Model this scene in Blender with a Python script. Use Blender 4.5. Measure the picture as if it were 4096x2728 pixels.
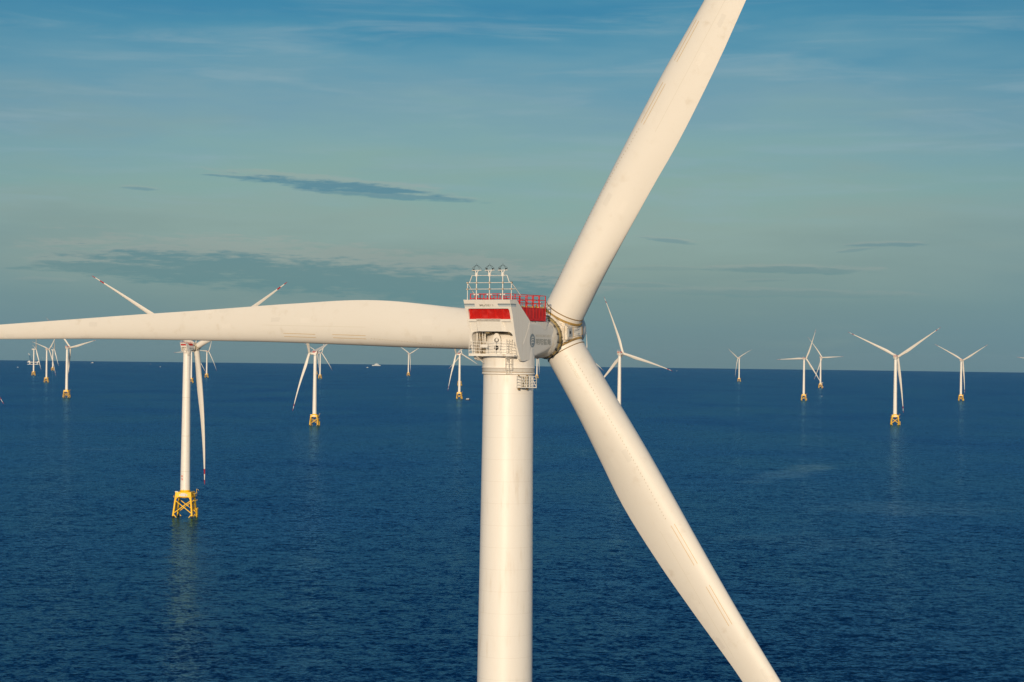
import bpy, bmesh, math, random
from mathutils import Matrix, Vector
random.seed(7)
R = math.radians
for o in list(bpy.data.objects): bpy.data.objects.remove(o)
sc = bpy.context.scene
COL = sc.collection

# ------------------------------------------------------------------ camera
CAMZ = 143.741
PITCH, ROLL = 0.0063062, 0.0120034
cd = bpy.data.cameras.new('camera'); cam = bpy.data.objects.new('camera', cd); COL.objects.link(cam)
cd.sensor_width = 36.0; cd.lens = 70.0; cd.clip_start = 1.0; cd.clip_end = 300000
fwd = Vector((0, math.cos(PITCH), math.sin(PITCH)))
rgt = Vector((1, 0, 0)); up = rgt.cross(fwd)
r2 = rgt*math.cos(ROLL) + up*math.sin(ROLL); u2 = -rgt*math.sin(ROLL) + up*math.cos(ROLL)
M = Matrix((r2, u2, -fwd)).transposed().to_4x4(); M.translation = (0, 0, CAMZ)
cam.matrix_world = M
sc.camera = cam
REARTH = 7.43e6
def sea_z(x, y): return -(x*x + y*y)/(2*REARTH)
def sea_point(px, py):
    """a spot on the sea seen at this place of the 4096 px wide photograph"""
    d = (fwd*7964 + r2*(px-2048) - u2*(py-1364)).normalized()
    k = (d.x*d.x + d.y*d.y)/(2*REARTH)
    # CAMZ + d.z*t + k*t^2 = 0
    disc = max(d.z*d.z - 4*k*CAMZ, 0)
    t = (-d.z - math.sqrt(disc))/(2*k)
    return Vector((d.x*t, d.y*t, sea_z(d.x*t, d.y*t))), t

# ------------------------------------------------------------------ light
SUN_AZ, SUN_EL = 8.0, 9.0         # sun stands behind the camera, a little to the left
sd = bpy.data.lights.new('sun', 'SUN'); sd.energy = 3.45; sd.angle = R(0.53); sd.color = (1.0, 0.785, 0.55)
so = bpy.data.objects.new('sun', sd); COL.objects.link(so)
sv = Vector((-math.sin(R(SUN_AZ))*math.cos(R(SUN_EL)), -math.cos(R(SUN_AZ))*math.cos(R(SUN_EL)), math.sin(R(SUN_EL))))
so.rotation_euler = sv.to_track_quat('Z', 'Y').to_euler()

w = bpy.data.worlds.new('World'); sc.world = w; w.use_nodes = True
nt = w.node_tree; N = nt.nodes; L = nt.links; N.clear()
def nd(t, tree=None, **k):
    n = (tree or nt).nodes.new(t)
    for a, b in k.items(): setattr(n, a, b)
    return n
def mth(op, a, b=None, c=None, tree=None):
    t = tree or nt
    n = t.nodes.new('ShaderNodeMath'); n.operation = op
    for i, v in enumerate((a, b, c)):
        if v is None: continue
        if isinstance(v, (int, float)): n.inputs[i].default_value = v
        else: t.links.new(v, n.inputs[i])
    return n.outputs[0]
def mixc(f, a, b, tree=None, blend='MIX'):
    t = tree or nt
    n = t.nodes.new('ShaderNodeMix'); n.data_type = 'RGBA'; n.blend_type = blend
    for i, v in ((0, f), (6, a), (7, b)):
        if isinstance(v, (int, float)): n.inputs[i].default_value = v
        elif isinstance(v, tuple): n.inputs[i].default_value = (*v, 1) if len(v) == 3 else v
        else: t.links.new(v, n.inputs[i])
    return n.outputs[2]
def smooth(v, a, b, tree=None):
    t = tree or nt
    n = t.nodes.new('ShaderNodeMapRange'); n.interpolation_type = 'SMOOTHSTEP'
    t.links.new(v, n.inputs[0]); n.inputs[1].default_value = a; n.inputs[2].default_value = b
    return n.outputs[0]
def lin(r, g, b):
    f = lambda c: (c/255/12.92 if c/255 <= .04045 else ((c/255+.055)/1.055)**2.4)
    return (f(r), f(g), f(b))
def ramp(v, stops, tree=None, interp='LINEAR'):
    t = tree or nt
    n = t.nodes.new('ShaderNodeValToRGB'); t.links.new(v, n.inputs[0]); e = n.color_ramp.elements
    n.color_ramp.interpolation = interp
    while len(e) > 1: e.remove(e[-1])
    e[0].position = stops[0][0]; e[0].color = (*stops[0][1], 1)
    for p, c in stops[1:]:
        x = e.new(p); x.color = (*c, 1)
    return n.outputs[0]
sky = nd('ShaderNodeTexSky', sky_type='NISHITA', sun_disc=False, sun_elevation=R(SUN_EL), sun_rotation=R(180+SUN_AZ),
         air_density=1.2, dust_density=1.5, ozone_density=2.5, altitude=100)
tc = nd('ShaderNodeTexCoord'); sep = nd('ShaderNodeSeparateXYZ'); L.new(tc.outputs['Generated'], sep.inputs[0])
X, Y, Z = sep.outputs
az = mth('MULTIPLY', mth('ARCTAN2', X, Y), 180/math.pi)        # degrees right of the view axis
el = mth('MULTIPLY', mth('ARCSINE', Z), 180/math.pi)           # degrees above the horizontal
cmb = nd('ShaderNodeCombineXYZ'); L.new(az, cmb.inputs[0]); L.new(el, cmb.inputs[1])
def wnoise(sx, sy, detail=5, rough=.55, off=0.0, dist=0.0):
    m = nd('ShaderNodeMapping'); L.new(cmb.outputs[0], m.inputs[0]); m.inputs['Scale'].default_value = (sx, sy, 1)
    m.inputs['Location'].default_value = (off, off*1.7, off*.3)
    n = nd('ShaderNodeTexNoise'); n.inputs['Scale'].default_value = 1; n.inputs['Detail'].default_value = detail
    n.inputs['Roughness'].default_value = rough; n.inputs['Distortion'].default_value = dist; L.new(m.outputs[0], n.inputs[0])
    return n.outputs[0]
# colours of the thin evening cloud veil over the blue, by height above the horizon
SKY = [(-.6, (97, 127, 135)), (0, (102, 132, 139)), (.7, (105, 137, 143)), (1.6, (113, 144, 145)), (2.6, (128, 155, 151)), (3.6, (136, 164, 159)),
       (4.6, (130, 167, 163)), (6.0, (122, 164, 170)), (7.2, (113, 157, 173)), (8.3, (92, 150, 174)), (9.3, (62, 138, 170)), (10.6, (36, 126, 166)),
       (14, (24, 104, 150)), (25, (16, 80, 128)), (60, (14, 62, 108)), (90, (12, 55, 100))]
warp = mth('ADD', mth('MULTIPLY', mth('SUBTRACT', wnoise(.09, .40, 4), .5), 4.2), mth('MULTIPLY', mth('SUBTRACT', wnoise(.22, 1.6, 5, off=7.7), .5), 1.5))
fade = smooth(el, 0.2, 4.0)
elw = mth('ADD', el, mth('MULTIPLY', warp, fade))
pos = mth('DIVIDE', mth('ADD', elw, 2.0), 92.0)
# square-root spacing gives the ramp its detail near the horizon
pos = mth('POWER', mth('MAXIMUM', pos, 0.0), 0.5)
grad = ramp(pos, [(math.sqrt((e+2)/92), lin(*c)) for e, c in SKY])
# towards the right and the left edge of the view the veil thins to a bluer tone
blu = mth('MULTIPLY', smooth(mth('ABSOLUTE', mth('SUBTRACT', az, -1.0)), 6, 20), .30)
grad = mixc(blu, grad, lin(84, 134, 158))
pk = mth('MULTIPLY', smooth(wnoise(.12, .8, 4, off=3.1), .5, .75), .28)
grad = mixc(mth('MULTIPLY', pk, smooth(el, 9.5, 5.5)), grad, lin(140, 160, 152))
veil = mth('MULTIPLY', smooth(wnoise(.16, 1.5, 6, .6, off=11.1, dist=.6), .46, .72), mth('MULTIPLY', smooth(el, 2.5, 5.5), smooth(el, 11.5, 8.5)))
grad = mixc(mth('MULTIPLY', veil, .42), grad, lin(140, 170, 182))
# streaks of cloud: (az, el, half width, half height, slope, density, soft)
wisp = wnoise(.75, 5.5, 7, .62, off=1.3)
wisp2 = wnoise(2.0, 14, 6, .6, off=5.3)
wsum = mth('ADD', mth('MULTIPLY', mth('SUBTRACT', wisp, .5), 3.0), mth('MULTIPLY', mth('SUBTRACT', wisp2, .5), 1.6))
def pxaz(px): return math.degrees(math.atan((px-2048)/7964))
def pxel(px, py): return math.degrees((1390.5 + .01185*px - py)/7964)
clouds = [(1330, 748, 480, 26, .075, .95), (1560, 785, 380, 15, .05, .7), (960, 718, 180, 8, .05, .7), (1050, 1095, 860, 84, .05, 1), (1700, 1140, 700, 86, .06, 1), (520, 1085, 420, 42, .03, .9),
          (1900, 1165, 600, 34, .04, .6), (560, 768, 85, 8, .05, .5), (3180, 1086, 360, 16, .012, .65), (3540, 988, 170, 10, -.02, .6), (3440, 1005, 110, 7, -.12, .4),
          (2680, 966, 150, 9, .10, .5), (3050, 1178, 560, 16, .01, .38), (2500, 1140, 230, 9, .02, .35), (2580, 1075, 230, 9, 0, .25), (170, 1135, 130, 12, .02, .35), (3050, 1125, 120, 6, -.03, .3)]
dark = None; rim = None
for (px, py, a, b, sl, den) in clouds:
    u0, v0 = pxaz(px), pxel(px, py); a = a/7964*57.3; b = b/7964*57.3
    du = mth('SUBTRACT', az, u0)
    dv = mth('ADD', mth('SUBTRACT', el, v0), mth('MULTIPLY', du, sl))
    e1 = mth('ADD', mth('POWER', mth('ABSOLUTE', mth('DIVIDE', du, a)), 2), mth('POWER', mth('ABSOLUTE', mth('DIVIDE', dv, b)), 2))
    m0 = mth('ADD', mth('SUBTRACT', 1.0, e1), wsum)
    m = mth('MULTIPLY', smooth(m0, -.05, .8), den)
    e2 = mth('ADD', mth('POWER', mth('ABSOLUTE', mth('DIVIDE', du, a*1.08)), 2), mth('POWER', mth('ABSOLUTE', mth('DIVIDE', mth('SUBTRACT', dv, b*.55), b*1.15)), 2))
    r_ = mth('MULTIPLY', smooth(mth('ADD', mth('SUBTRACT', 1.0, e2), wsum), -.1, .7), den)
    dark = m if dark is None else mth('MAXIMUM', dark, m)
    rim = r_ if rim is None else mth('MAXIMUM', rim, r_)
grad = mixc(mth('MULTIPLY', rim, .24), grad, lin(172, 168, 162))
grad = mixc(mth('MULTIPLY', dark, .86), grad, mixc(smooth(el, 2.2, 4.2), lin(90, 134, 140), lin(68, 128, 150)))
# the half of the sky round the low sun, behind the camera, is Nishita sky mixed with added smooth fill light
skyb = mixc(1.0, sky.outputs[0], (.085, .085, .085), blend='MULTIPLY')
skyb = mixc(1.0, skyb, (.66, .62, .54), blend='DARKEN')
skyb = mixc(mth('MULTIPLY', .6, smooth(el, -3, 1)), skyb, ramp(mth('DIVIDE', el, 90), [(0, (.66, .64, .58)), (.25, (.50, .54, .54)), (.6, (.16, .24, .32)), (1, (.05, .12, .2))]))
front = smooth(Y, -.45, .35)
final = mixc(mth('MULTIPLY', front, .94), skyb, grad)
bg = nd('ShaderNodeBackground'); L.new(final, bg.inputs[0]); bg.inputs[1].default_value = 1.0
wo = nd('ShaderNodeOutputWorld'); L.new(bg.outputs[0], wo.inputs[0])
w.cycles.sampling_method = 'MANUAL'; w.cycles.sample_map_resolution = 2048
sc.view_settings.view_transform = 'Standard'; sc.view_settings.look = 'None'
sc.view_settings.exposure = 0.0; sc.view_settings.gamma = 1.0
sc.cycles.use_denoising = True
sc.cycles.denoising_input_passes = 'RGB_ALBEDO_NORMAL'; sc.cycles.denoising_prefilter = 'ACCURATE'
sc.cycles.max_bounces = 8; sc.cycles.volume_bounces = 1
try: sc.cycles.use_fast_gi = False
except Exception: pass

# ------------------------------------------------------------------ materials
def newmat(name):
    m = bpy.data.materials.new(name); m.use_nodes = True
    b = m.node_tree.nodes['Principled BSDF']; return m, m.node_tree, b
def paint(name, col, rough=.4, dirt=(.45, .33, .18), amt=.25, streak=True, seam=None, patch=0.0, metal=0.0, bump=0.0, lo=.50, hi=.78, rs=.0):
    m, t, b = newmat(name)
    tcn = t.nodes.new('ShaderNodeTexCoord')
    mp = t.nodes.new('ShaderNodeMapping'); t.links.new(tcn.outputs['Object'], mp.inputs[0])
    mp.inputs['Scale'].default_value = (2.2, 2.2, .22) if streak else (.9, .9, .9)
    n = t.nodes.new('ShaderNodeTexNoise'); n.inputs['Scale'].default_value = .8; n.inputs['Detail'].default_value = 7; n.inputs['Roughness'].default_value = .6
    t.links.new(mp.outputs[0], n.inputs[0])
    n2 = t.nodes.new('ShaderNodeTexNoise'); n2.inputs['Scale'].default_value = .25; n2.inputs['Detail'].default_value = 4
    t.links.new(tcn.outputs['Object'], n2.inputs[0])
    f = mth('MULTIPLY', smooth(n.outputs[0], lo, hi, t), smooth(n2.outputs[0], .38, .66, t), tree=t)
    c = mixc(mth('MULTIPLY', f, amt, tree=t), col, dirt, t)
    if patch:
        # repainted rectangles, a shade paler or darker than the rest
        mpp = t.nodes.new('ShaderNodeMapping'); t.links.new(tcn.outputs['Object'], mpp.inputs[0]); mpp.inputs['Scale'].default_value = (.9, .01, .36)
        vo = t.nodes.new('ShaderNodeTexVoronoi'); vo.distance = 'CHEBYCHEV'; vo.inputs['Scale'].default_value = 1.0; t.links.new(mpp.outputs[0], vo.inputs[0])
        sp = t.nodes.new('ShaderNodeSeparateColor'); t.links.new(vo.outputs['Color'], sp.inputs[0])
        on = mth('MULTIPLY', mth('GREATER_THAN', sp.outputs[0], .80, tree=t), mth('LESS_THAN', vo.outputs['Distance'], .30, tree=t), tree=t)
        pcol = mixc(sp.outputs[1], tuple(x*.86 for x in col), tuple(min(x*1.08, .95) for x in col), t)
        c = mixc(mth('MULTIPLY', on, patch, tree=t), c, pcol, t)
    if seam:
        s3 = t.nodes.new('ShaderNodeSeparateXYZ'); t.links.new(tcn.outputs['Object'], s3.inputs[0])
        per, wid, dk = seam
        fr = mth('FRACT', mth('DIVIDE', s3.outputs[2], per, tree=t), tree=t)
        ln = mth('LESS_THAN', fr, wid/per, tree=t)
        c = mixc(mth('MULTIPLY', ln, dk, tree=t), c, (.35, .27, .17), t)
    t.links.new(c, b.inputs['Base Color'])
    b.inputs['Roughness'].default_value = rough; b.inputs['Metallic'].default_value = metal
    rr = t.nodes.new('ShaderNodeMapRange'); t.links.new(n2.outputs[0], rr.inputs[0]); rr.inputs[3].default_value = rough-.07; rr.inputs[4].default_value = rough+.10
    t.links.new(rr.outputs[0], b.inputs['Roughness'])
    if bump:
        bp = t.nodes.new('ShaderNodeBump'); bp.inputs['Strength'].default_value = bump; bp.inputs['Distance'].default_value = .05
        t.links.new(n.outputs[0], bp.inputs['Height']); t.links.new(bp.outputs[0], b.inputs['Normal'])
    return m
WHITE = (.81, .785, .735)
m_tower = paint('tower_paint', WHITE, .42, amt=.42, seam=(2.67, .05, .15), lo=.44, hi=.8)
m_blade = paint('blade_gelcoat', (.75, .722, .665), .50, dirt=(.50, .42, .30), amt=.40, patch=.5, streak=False)
m_shell = paint('nacelle_shell', (.80, .775, .72), .40, dirt=(.50, .38, .22), amt=.35)
m_steel = paint('white_steel', (.78, .76, .71), .45, dirt=(.40, .26, .12), amt=.5, lo=.42, hi=.7)
m_cast = paint('hub_casting', (.79, .755, .68), .5, dirt=(.42, .28, .10), amt=.5, streak=False, lo=.38, hi=.66)
m_gold = paint('bearing_brass', (.42, .26, .07), .45, dirt=(.10, .07, .03), amt=.7, streak=False, lo=.4, hi=.6)
m_ring = paint('bearing_ring', (.33, .25, .10), .5, dirt=(.08, .06, .03), amt=.8, streak=False, lo=.4, hi=.6)
m_rust = paint('rust_line', (.26, .17, .07), .6, dirt=(.08, .05, .02), amt=.6, streak=False)
m_dark = paint('recess_shade', (.02, .018, .016), .6, dirt=(.06, .04, .02), amt=.5)  # near-black colour stands in for the shade in holes and gaps
m_inner = paint('inner_steel', (.45, .36, .20), .6, dirt=(.12, .08, .03), amt=.9, lo=.38, hi=.6)
m_red = paint('red_paint', (.62, .012, .008), .4, dirt=(.28, .01, .005), amt=.5)
m_bandred = paint('blade_band_red', (.42, .012, .012), .4, dirt=(.2, .01, .01), amt=.3)
m_yel = paint('jacket_yellow', (.95, .56, .006), .42, dirt=(.50, .22, .01), amt=.35)
m_railyel = paint('rail_yellow', (.80, .55, .03), .45)
m_growth = paint('marine_growth', (.03, .028, .02), .8, dirt=(.25, .12, .02), amt=.7, streak=False)
m_grey = paint('grey_marking', (.40, .40, .36), .5, amt=.15)
m_greyb = paint('blue_grey_marking', (.23, .29, .33), .5, amt=.15)
m_paleb = paint('pale_blue_marking', (.50, .58, .62), .5, amt=.15)
m_vg = paint('vortex_strip', (.40, .34, .24), .5)
m_plate = paint('hatch_grey', (.40, .42, .42), .5)
m_nose = paint('nose_grey', (.52, .55, .57), .4)
m_goldline = paint('gold_tape', (.55, .36, .12), .5)
m_seam = paint('seam_grey', (.63, .60, .52), .5)
m_black = paint('black_plastic_and_hole_shade', (.015, .016, .018), .45)  # real black parts, and painted shade of the housing and hatch holes
m_redtext = paint('red_lettering', (.65, .14, .07), .5)
m_navy = paint('dark_blue_paint', (.01, .11, .24), .5)
m_hull = paint('black_hull', (.012, .012, .018), .4)
m_hullred = paint('red_hull', (.16, .012, .01), .5)
m_boatw = paint('boat_white', (.62, .62, .60), .4)
m_tarp = paint('blue_sheet', (.22, .38, .55), .6)
m_orange = paint('orange_plastic', (.8, .2, .03), .5)
def mesh_mat(name, col, back, per=.14, fill=.34):
    m, t, b = newmat(name)
    tcn = t.nodes.new('ShaderNodeTexCoord'); s3 = t.nodes.new('ShaderNodeSeparateXYZ'); t.links.new(tcn.outputs['Object'], s3.inputs[0])
    hz = mth('LESS_THAN', mth('FRACT', mth('DIVIDE', s3.outputs[2], per, tree=t), tree=t), fill, tree=t)
    hx = mth('LESS_THAN', mth('FRACT', mth('DIVIDE', mth('ADD', s3.outputs[0], s3.outputs[1], tree=t), per, tree=t), tree=t), fill, tree=t)
    wire = mth('MAXIMUM', hz, hx, tree=t)
    n = t.nodes.new('ShaderNodeTexNoise'); n.inputs['Scale'].default_value = 1.6; n.inputs['Detail'].default_value = 3; t.links.new(tcn.outputs['Object'], n.inputs[0])
    bk = mixc(smooth(n.outputs[0], .45, .68, t), back, tuple(min(1, c*1.5+.05) for c in back), t)
    t.links.new(mixc(wire, bk, col, t), b.inputs['Base Color']); b.inputs['Roughness'].default_value = .5
    return m
m_mesh = mesh_mat('red_mesh_guard', (.62, .012, .008), (.30, .005, .004))

# ------------------------------------------------------------------ mesh builder
class MB:
    def __init__(s): s.v = []; s.f = []; s.m = []; s.sm = []; s.mats = []
    def mi(s, mat):
        if mat not in s.mats: s.mats.append(mat)
        return s.mats.index(mat)
    def add(s, vs, fs, mat, smooth=False):
        b = len(s.v); s.v += [tuple(v) for v in vs]; k = s.mi(mat)
        for f in fs: s.f.append([b+i for i in f]); s.m.append(k); s.sm.append(smooth)
    def box(s, c, d, mat, rot=None, bev=0.0):
        bm = bmesh.new(); bmesh.ops.create_cube(bm, size=1)
        bmesh.ops.scale(bm, vec=d, verts=bm.verts)
        if bev: bmesh.ops.bevel(bm, geom=bm.edges[:], offset=bev, segments=2, affect='EDGES')
        if rot is not None: bmesh.ops.transform(bm, matrix=rot.to_4x4(), verts=bm.verts)
        bm.verts.index_update()
        s.add([v.co + Vector(c) for v in bm.verts], [[v.index for v in f.verts] for f in bm.faces], mat); bm.free()
    def tube(s, p, q, r, mat, n=8, r1=None, caps=True):
        p = Vector(p); q = Vector(q); d = (q-p)
        if d.length < 1e-6: return
        d.normalize(); a = d.orthogonal().normalized(); b = d.cross(a)
        r1 = r if r1 is None else r1
        vs = [p + (a*math.cos(2*math.pi*i/n) + b*math.sin(2*math.pi*i/n))*r for i in range(n)]
        vs += [q + (a*math.cos(2*math.pi*i/n) + b*math.sin(2*math.pi*i/n))*r1 for i in range(n)]
        fs = [[i, (i+1) % n, n+(i+1) % n, n+i] for i in range(n)]
        s.add(vs, fs, mat, True)
        if caps: s.add(vs, [list(range(n))[::-1], list(range(n, 2*n))], mat)
    def path(s, pts, r, mat, n=6):
        for a, b in zip(pts, pts[1:]): s.tube(a, b, r, mat, n)
    def lathe(s, prof, mat, n=48, frame=None, smooth=True, a0=0, a1=2*math.pi):
        """prof = [(r, h)] round local Z"""
        full = abs(a1-a0-2*math.pi) < 1e-6
        cnt = n if full else n+1
        vs = []
        for r, h in prof:
            for i in range(cnt):
                a = a0+(a1-a0)*i/n; v = Vector((r*math.cos(a), r*math.sin(a), h)); vs.append(frame @ v if frame is not None else v)
        fs = []
        for j in range(len(prof)-1):
            for i in range(n):
                k = (i+1) % cnt
                fs.append([j*cnt+i, j*cnt+k, (j+1)*cnt+k, (j+1)*cnt+i])
        s.add(vs, fs, mat, smooth)
    def prism(s, poly, mat, f, depth_vec):
        """poly: 2-D points, f maps them to 3-D, extruded by depth_vec"""
        a = [Vector(f(*p)) for p in poly]; b = [v + Vector(depth_vec) for v in a]; n = len(a)
        s.add(a+b, [list(range(n))[::-1], list(range(n, 2*n))] + [[i, (i+1) % n, n+(i+1) % n, n+i] for i in range(n)], mat)
    def build(s, name, parent=None, auto=None, bevel=None):
        me = bpy.data.meshes.new(name); me.from_pydata(s.v, [], s.f)
        for m in s.mats: me.materials.append(m)
        for p, k, q in zip(me.polygons, s.m, s.sm): p.material_index = k; p.use_smooth = q
        bm = bmesh.new(); bm.from_mesh(me); bmesh.ops.recalc_face_normals(bm, faces=bm.faces); bm.to_mesh(me); bm.free()
        me.update()
        o = bpy.data.objects.new(name, me); COL.objects.link(o)
        if bevel:
            md = o.modifiers.new('bevel', 'BEVEL'); md.width = bevel; md.segments = 2; md.limit_method = 'ANGLE'; md.angle_limit = R(35)
        if parent: o.parent = parent
        return o
def empty(name, loc=(0, 0, 0), rz=0):
    o = bpy.data.objects.new(name, None); COL.objects.link(o); o.location = loc; o.rotation_euler = (0, 0, rz); o.empty_display_size = 1; return o
def tag(o, label, cat, group=None):
    o['label'] = label; o['category'] = cat
    if group: o['group'] = group
def struct(o): o['kind'] = 'structure'; return o
def text_mesh(txt, size, offset=0.0, sx=1.0, spacing=1.0, res=4):
    """2-D outline mesh of a text: list of verts (x, y) and faces, origin bottom left"""
    cu = bpy.data.curves.new('t', 'FONT'); cu.body = txt; cu.size = size; cu.offset = offset; cu.resolution_u = res; cu.space_character = spacing
    ob = bpy.data.objects.new('t', cu); COL.objects.link(ob)
    dg = bpy.context.evaluated_depsgraph_get(); dg.update()
    me = bpy.data.meshes.new_from_object(ob.evaluated_get(dg))
    vs = [(v.co.x*sx, v.co.y) for v in me.vertices]; fs = [list(p.vertices) for p in me.polygons]
    bpy.data.objects.remove(ob); bpy.data.curves.remove(cu); bpy.data.meshes.remove(me)
    if vs:
        x0 = min(v[0] for v in vs); y0 = min(v[1] for v in vs)
        vs = [(a-x0, b-y0) for a, b in vs]
    return vs, fs
def fit_text(txt, wid, hei, **k):
    vs, fs = text_mesh(txt, 1.0, **k)
    mx = max(v[0] for v in vs); my = max(v[1] for v in vs)
    return [(a/mx*wid, b/my*hei) for a, b in vs], fs
def interp(tab, x):
    if x <= tab[0][0]: return tab[0][1]
    for (a, b), (c, d) in zip(tab, tab[1:]):
        if x <= c: return b + (d-b)*(x-a)/(c-a)
    return tab[-1][1]
def sinterp(tab, x):
    """smooth (Catmull-Rom) interpolation through the table"""
    n = len(tab)
    if x <= tab[0][0]: return tab[0][1]
    if x >= tab[-1][0]: return tab[-1][1]
    for i in range(n-1):
        if x <= tab[i+1][0]:
            x0, y0 = tab[i]; x1, y1 = tab[i+1]
            def sl(k):
                if k <= 0: return (tab[1][1]-tab[0][1])/(tab[1][0]-tab[0][0])
                if k >= n-1: return (tab[-1][1]-tab[-2][1])/(tab[-1][0]-tab[-2][0])
                return (tab[k+1][1]-tab[k-1][1])/(tab[k+1][0]-tab[k-1][0])
            h = x1-x0; t = (x-x0)/h; m0 = sl(i)*h; m1 = sl(i+1)*h
            return (2*t**3-3*t*t+1)*y0 + (t**3-2*t*t+t)*m0 + (-2*t**3+3*t*t)*y1 + (t**3-t*t)*m1

# ------------------------------------------------------------------ sea
def build_sea():
    bm = MB(); rings = [0.0]; r = 40.0
    while r < 62000:
        rings.append(r); r *= 1.035
        if r-rings[-1] > 700: r = rings[-1]+700
    n = 540; vs = [(0, 0, 0)]; fs = []
    for r in rings[1:]:
        z = -r*r/(2*REARTH)
        for i in range(n):
            a = 2*math.pi*i/n; vs.append((r*math.cos(a), r*math.sin(a), z))
    for i in range(n): fs.append([0, 1+i, 1+(i+1) % n])
    for j in range(len(rings)-2):
        for i in range(n):
            k = (i+1) % n; b = 1+j*n; fs.append([b+i, b+n+i, b+n+k, b+k])
    m, t, b = newmat('sea_water')
    tcn = t.nodes.new('ShaderNodeTexCoord')
    def nz(scale, detail, rough, sx=1, sy=1, rot=0.0, dist=0):
        mp = t.nodes.new('ShaderNodeMapping'); t.links.new(tcn.outputs['Object'], mp.inputs[0])
        mp.inputs['Scale'].default_value = (sx, sy, .0); mp.inputs['Rotation'].default_value = (0, 0, rot)
        q = t.nodes.new('ShaderNodeTexNoise'); q.inputs['Scale'].default_value = scale; q.inputs['Detail'].default_value = detail
        q.inputs['Roughness'].default_value = rough; q.inputs['Distortion'].default_value = dist; t.links.new(mp.outputs[0], q.inputs[0]); return q.outputs[0]
    mid = nz(.05, 3, .5, .7, 1, -.4)
    wind = nz(.0028, 4, .55, 1, .55, .25)             # cat's paws of wind
    def slopes(scale, k, sx=1, sy=1, rot=-.3, detail=3, rough=.55):
        mp = t.nodes.new('ShaderNodeMapping'); t.links.new(tcn.outputs['Object'], mp.inputs[0])
        mp.inputs['Scale'].default_value = (sx, sy, 0); mp.inputs['Rotation'].default_value = (0, 0, rot)
        q = t.nodes.new('ShaderNodeTexNoise'); q.inputs['Scale'].default_value = scale; q.inputs['Detail'].default_value = detail
        q.inputs['Roughness'].default_value = rough; t.links.new(mp.outputs[0], q.inputs[0])
        v = t.nodes.new('ShaderNodeVectorMath'); v.operation = 'SUBTRACT'; t.links.new(q.outputs['Color'], v.inputs[0]); v.inputs[1].default_value = (.5, .5, .5)
        v2 = t.nodes.new('ShaderNodeVectorMath'); v2.operation = 'SCALE'; t.links.new(v.outputs[0], v2.inputs[0]); v2.inputs['Scale'].default_value = k
        return v2.outputs[0]
    def vadd(a, b):
        v = t.nodes.new('ShaderNodeVectorMath'); v.operation = 'ADD'; t.links.new(a, v.inputs[0]); t.links.new(b, v.inputs[1]); return v.outputs[0]
    wind = nz(.0028, 4, .55, 1, .55, .25)             # cat's paws of wind
    # wave slopes, from ripples to swell
    sl = vadd(vadd(slopes(.60, .72), slopes(.27, .64, .9, 1)), vadd(slopes(.11, .46, .8, 1, -.35), slopes(.024, .15, .6, 1, -.25)))
    st = t.nodes.new('ShaderNodeMapRange'); t.links.new(wind, st.inputs[0]); st.inputs[1].default_value = .3; st.inputs[2].default_value = .7
    st.inputs[3].default_value = .75; st.inputs[4].default_value = 1.0
    sx_ = t.nodes.new('ShaderNodeSeparateXYZ'); t.links.new(tcn.outputs['Object'], sx_.inputs[0]); slick = None
    rag = nz(.012, 5, .65, 1, .7)
    for (a, b2, wd, den) in (((2990, 1935), (3340, 1848), 40, 1.0), ((3380, 2060), (3900, 2010), 110, .55), ((2900, 2180), (3500, 2150), 80, .4), ((300, 1800), (560, 1790), 60, .5), ((3050, 1575), (3160, 1577), 40, .7)):
        A = sea_point(*a)[0]; B = sea_point(*b2)[0]; ux, uy = (B.x-A.x), (B.y-A.y); LL = math.hypot(ux, uy); ux /= LL; uy /= LL
        px_ = mth('SUBTRACT', sx_.outputs[0], (A.x+B.x)/2, tree=t); py_ = mth('SUBTRACT', sx_.outputs[1], (A.y+B.y)/2, tree=t)
        al = mth('ADD', mth('MULTIPLY', px_, ux, tree=t), mth('MULTIPLY', py_, uy, tree=t), tree=t); ac = mth('SUBTRACT', mth('MULTIPLY', px_, uy, tree=t), mth('MULTIPLY', py_, ux, tree=t), tree=t)
        e_ = mth('ADD', mth('POWER', mth('ABSOLUTE', mth('DIVIDE', al, LL*.55, tree=t), tree=t), 2, tree=t), mth('POWER', mth('ABSOLUTE', mth('DIVIDE', ac, wd, tree=t), tree=t), 2, tree=t), tree=t)
        m_ = mth('MULTIPLY', smooth(mth('ADD', mth('SUBTRACT', 1.0, e_, tree=t), mth('MULTIPLY', mth('SUBTRACT', rag, .5, tree=t), 3.0, tree=t), tree=t), 0, 1.0, t), den, tree=t)
        slick = m_ if slick is None else mth('MAXIMUM', slick, m_, tree=t)
    stn = mth('MULTIPLY', st.outputs[0], mth('SUBTRACT', 1.0, mth('MULTIPLY', slick, .45, tree=t), tree=t), tree=t)
    v3 = t.nodes.new('ShaderNodeVectorMath'); v3.operation = 'SCALE'; t.links.new(sl, v3.inputs[0]); t.links.new(stn, v3.inputs['Scale'])
    v4 = t.nodes.new('ShaderNodeVectorMath'); v4.operation = 'MULTIPLY'; t.links.new(v3.outputs[0], v4.inputs[0]); v4.inputs[1].default_value = (1, 1, 0)
    v5 = t.nodes.new('ShaderNodeVectorMath'); v5.operation = 'ADD'; t.links.new(v4.outputs[0], v5.inputs[0]); v5.inputs[1].default_value = (0, 0, 1)
    bp = t.nodes.new('ShaderNodeVectorMath'); bp.operation = 'NORMALIZE'; t.links.new(v5.outputs[0], bp.inputs[0])
    ro = t.nodes.new('ShaderNodeMapRange'); t.links.new(wind, ro.inputs[0]); ro.inputs[1].default_value = .35; ro.inputs[2].default_value = .7
    ro.inputs[3].default_value = .12; ro.inputs[4].default_value = .26
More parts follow.
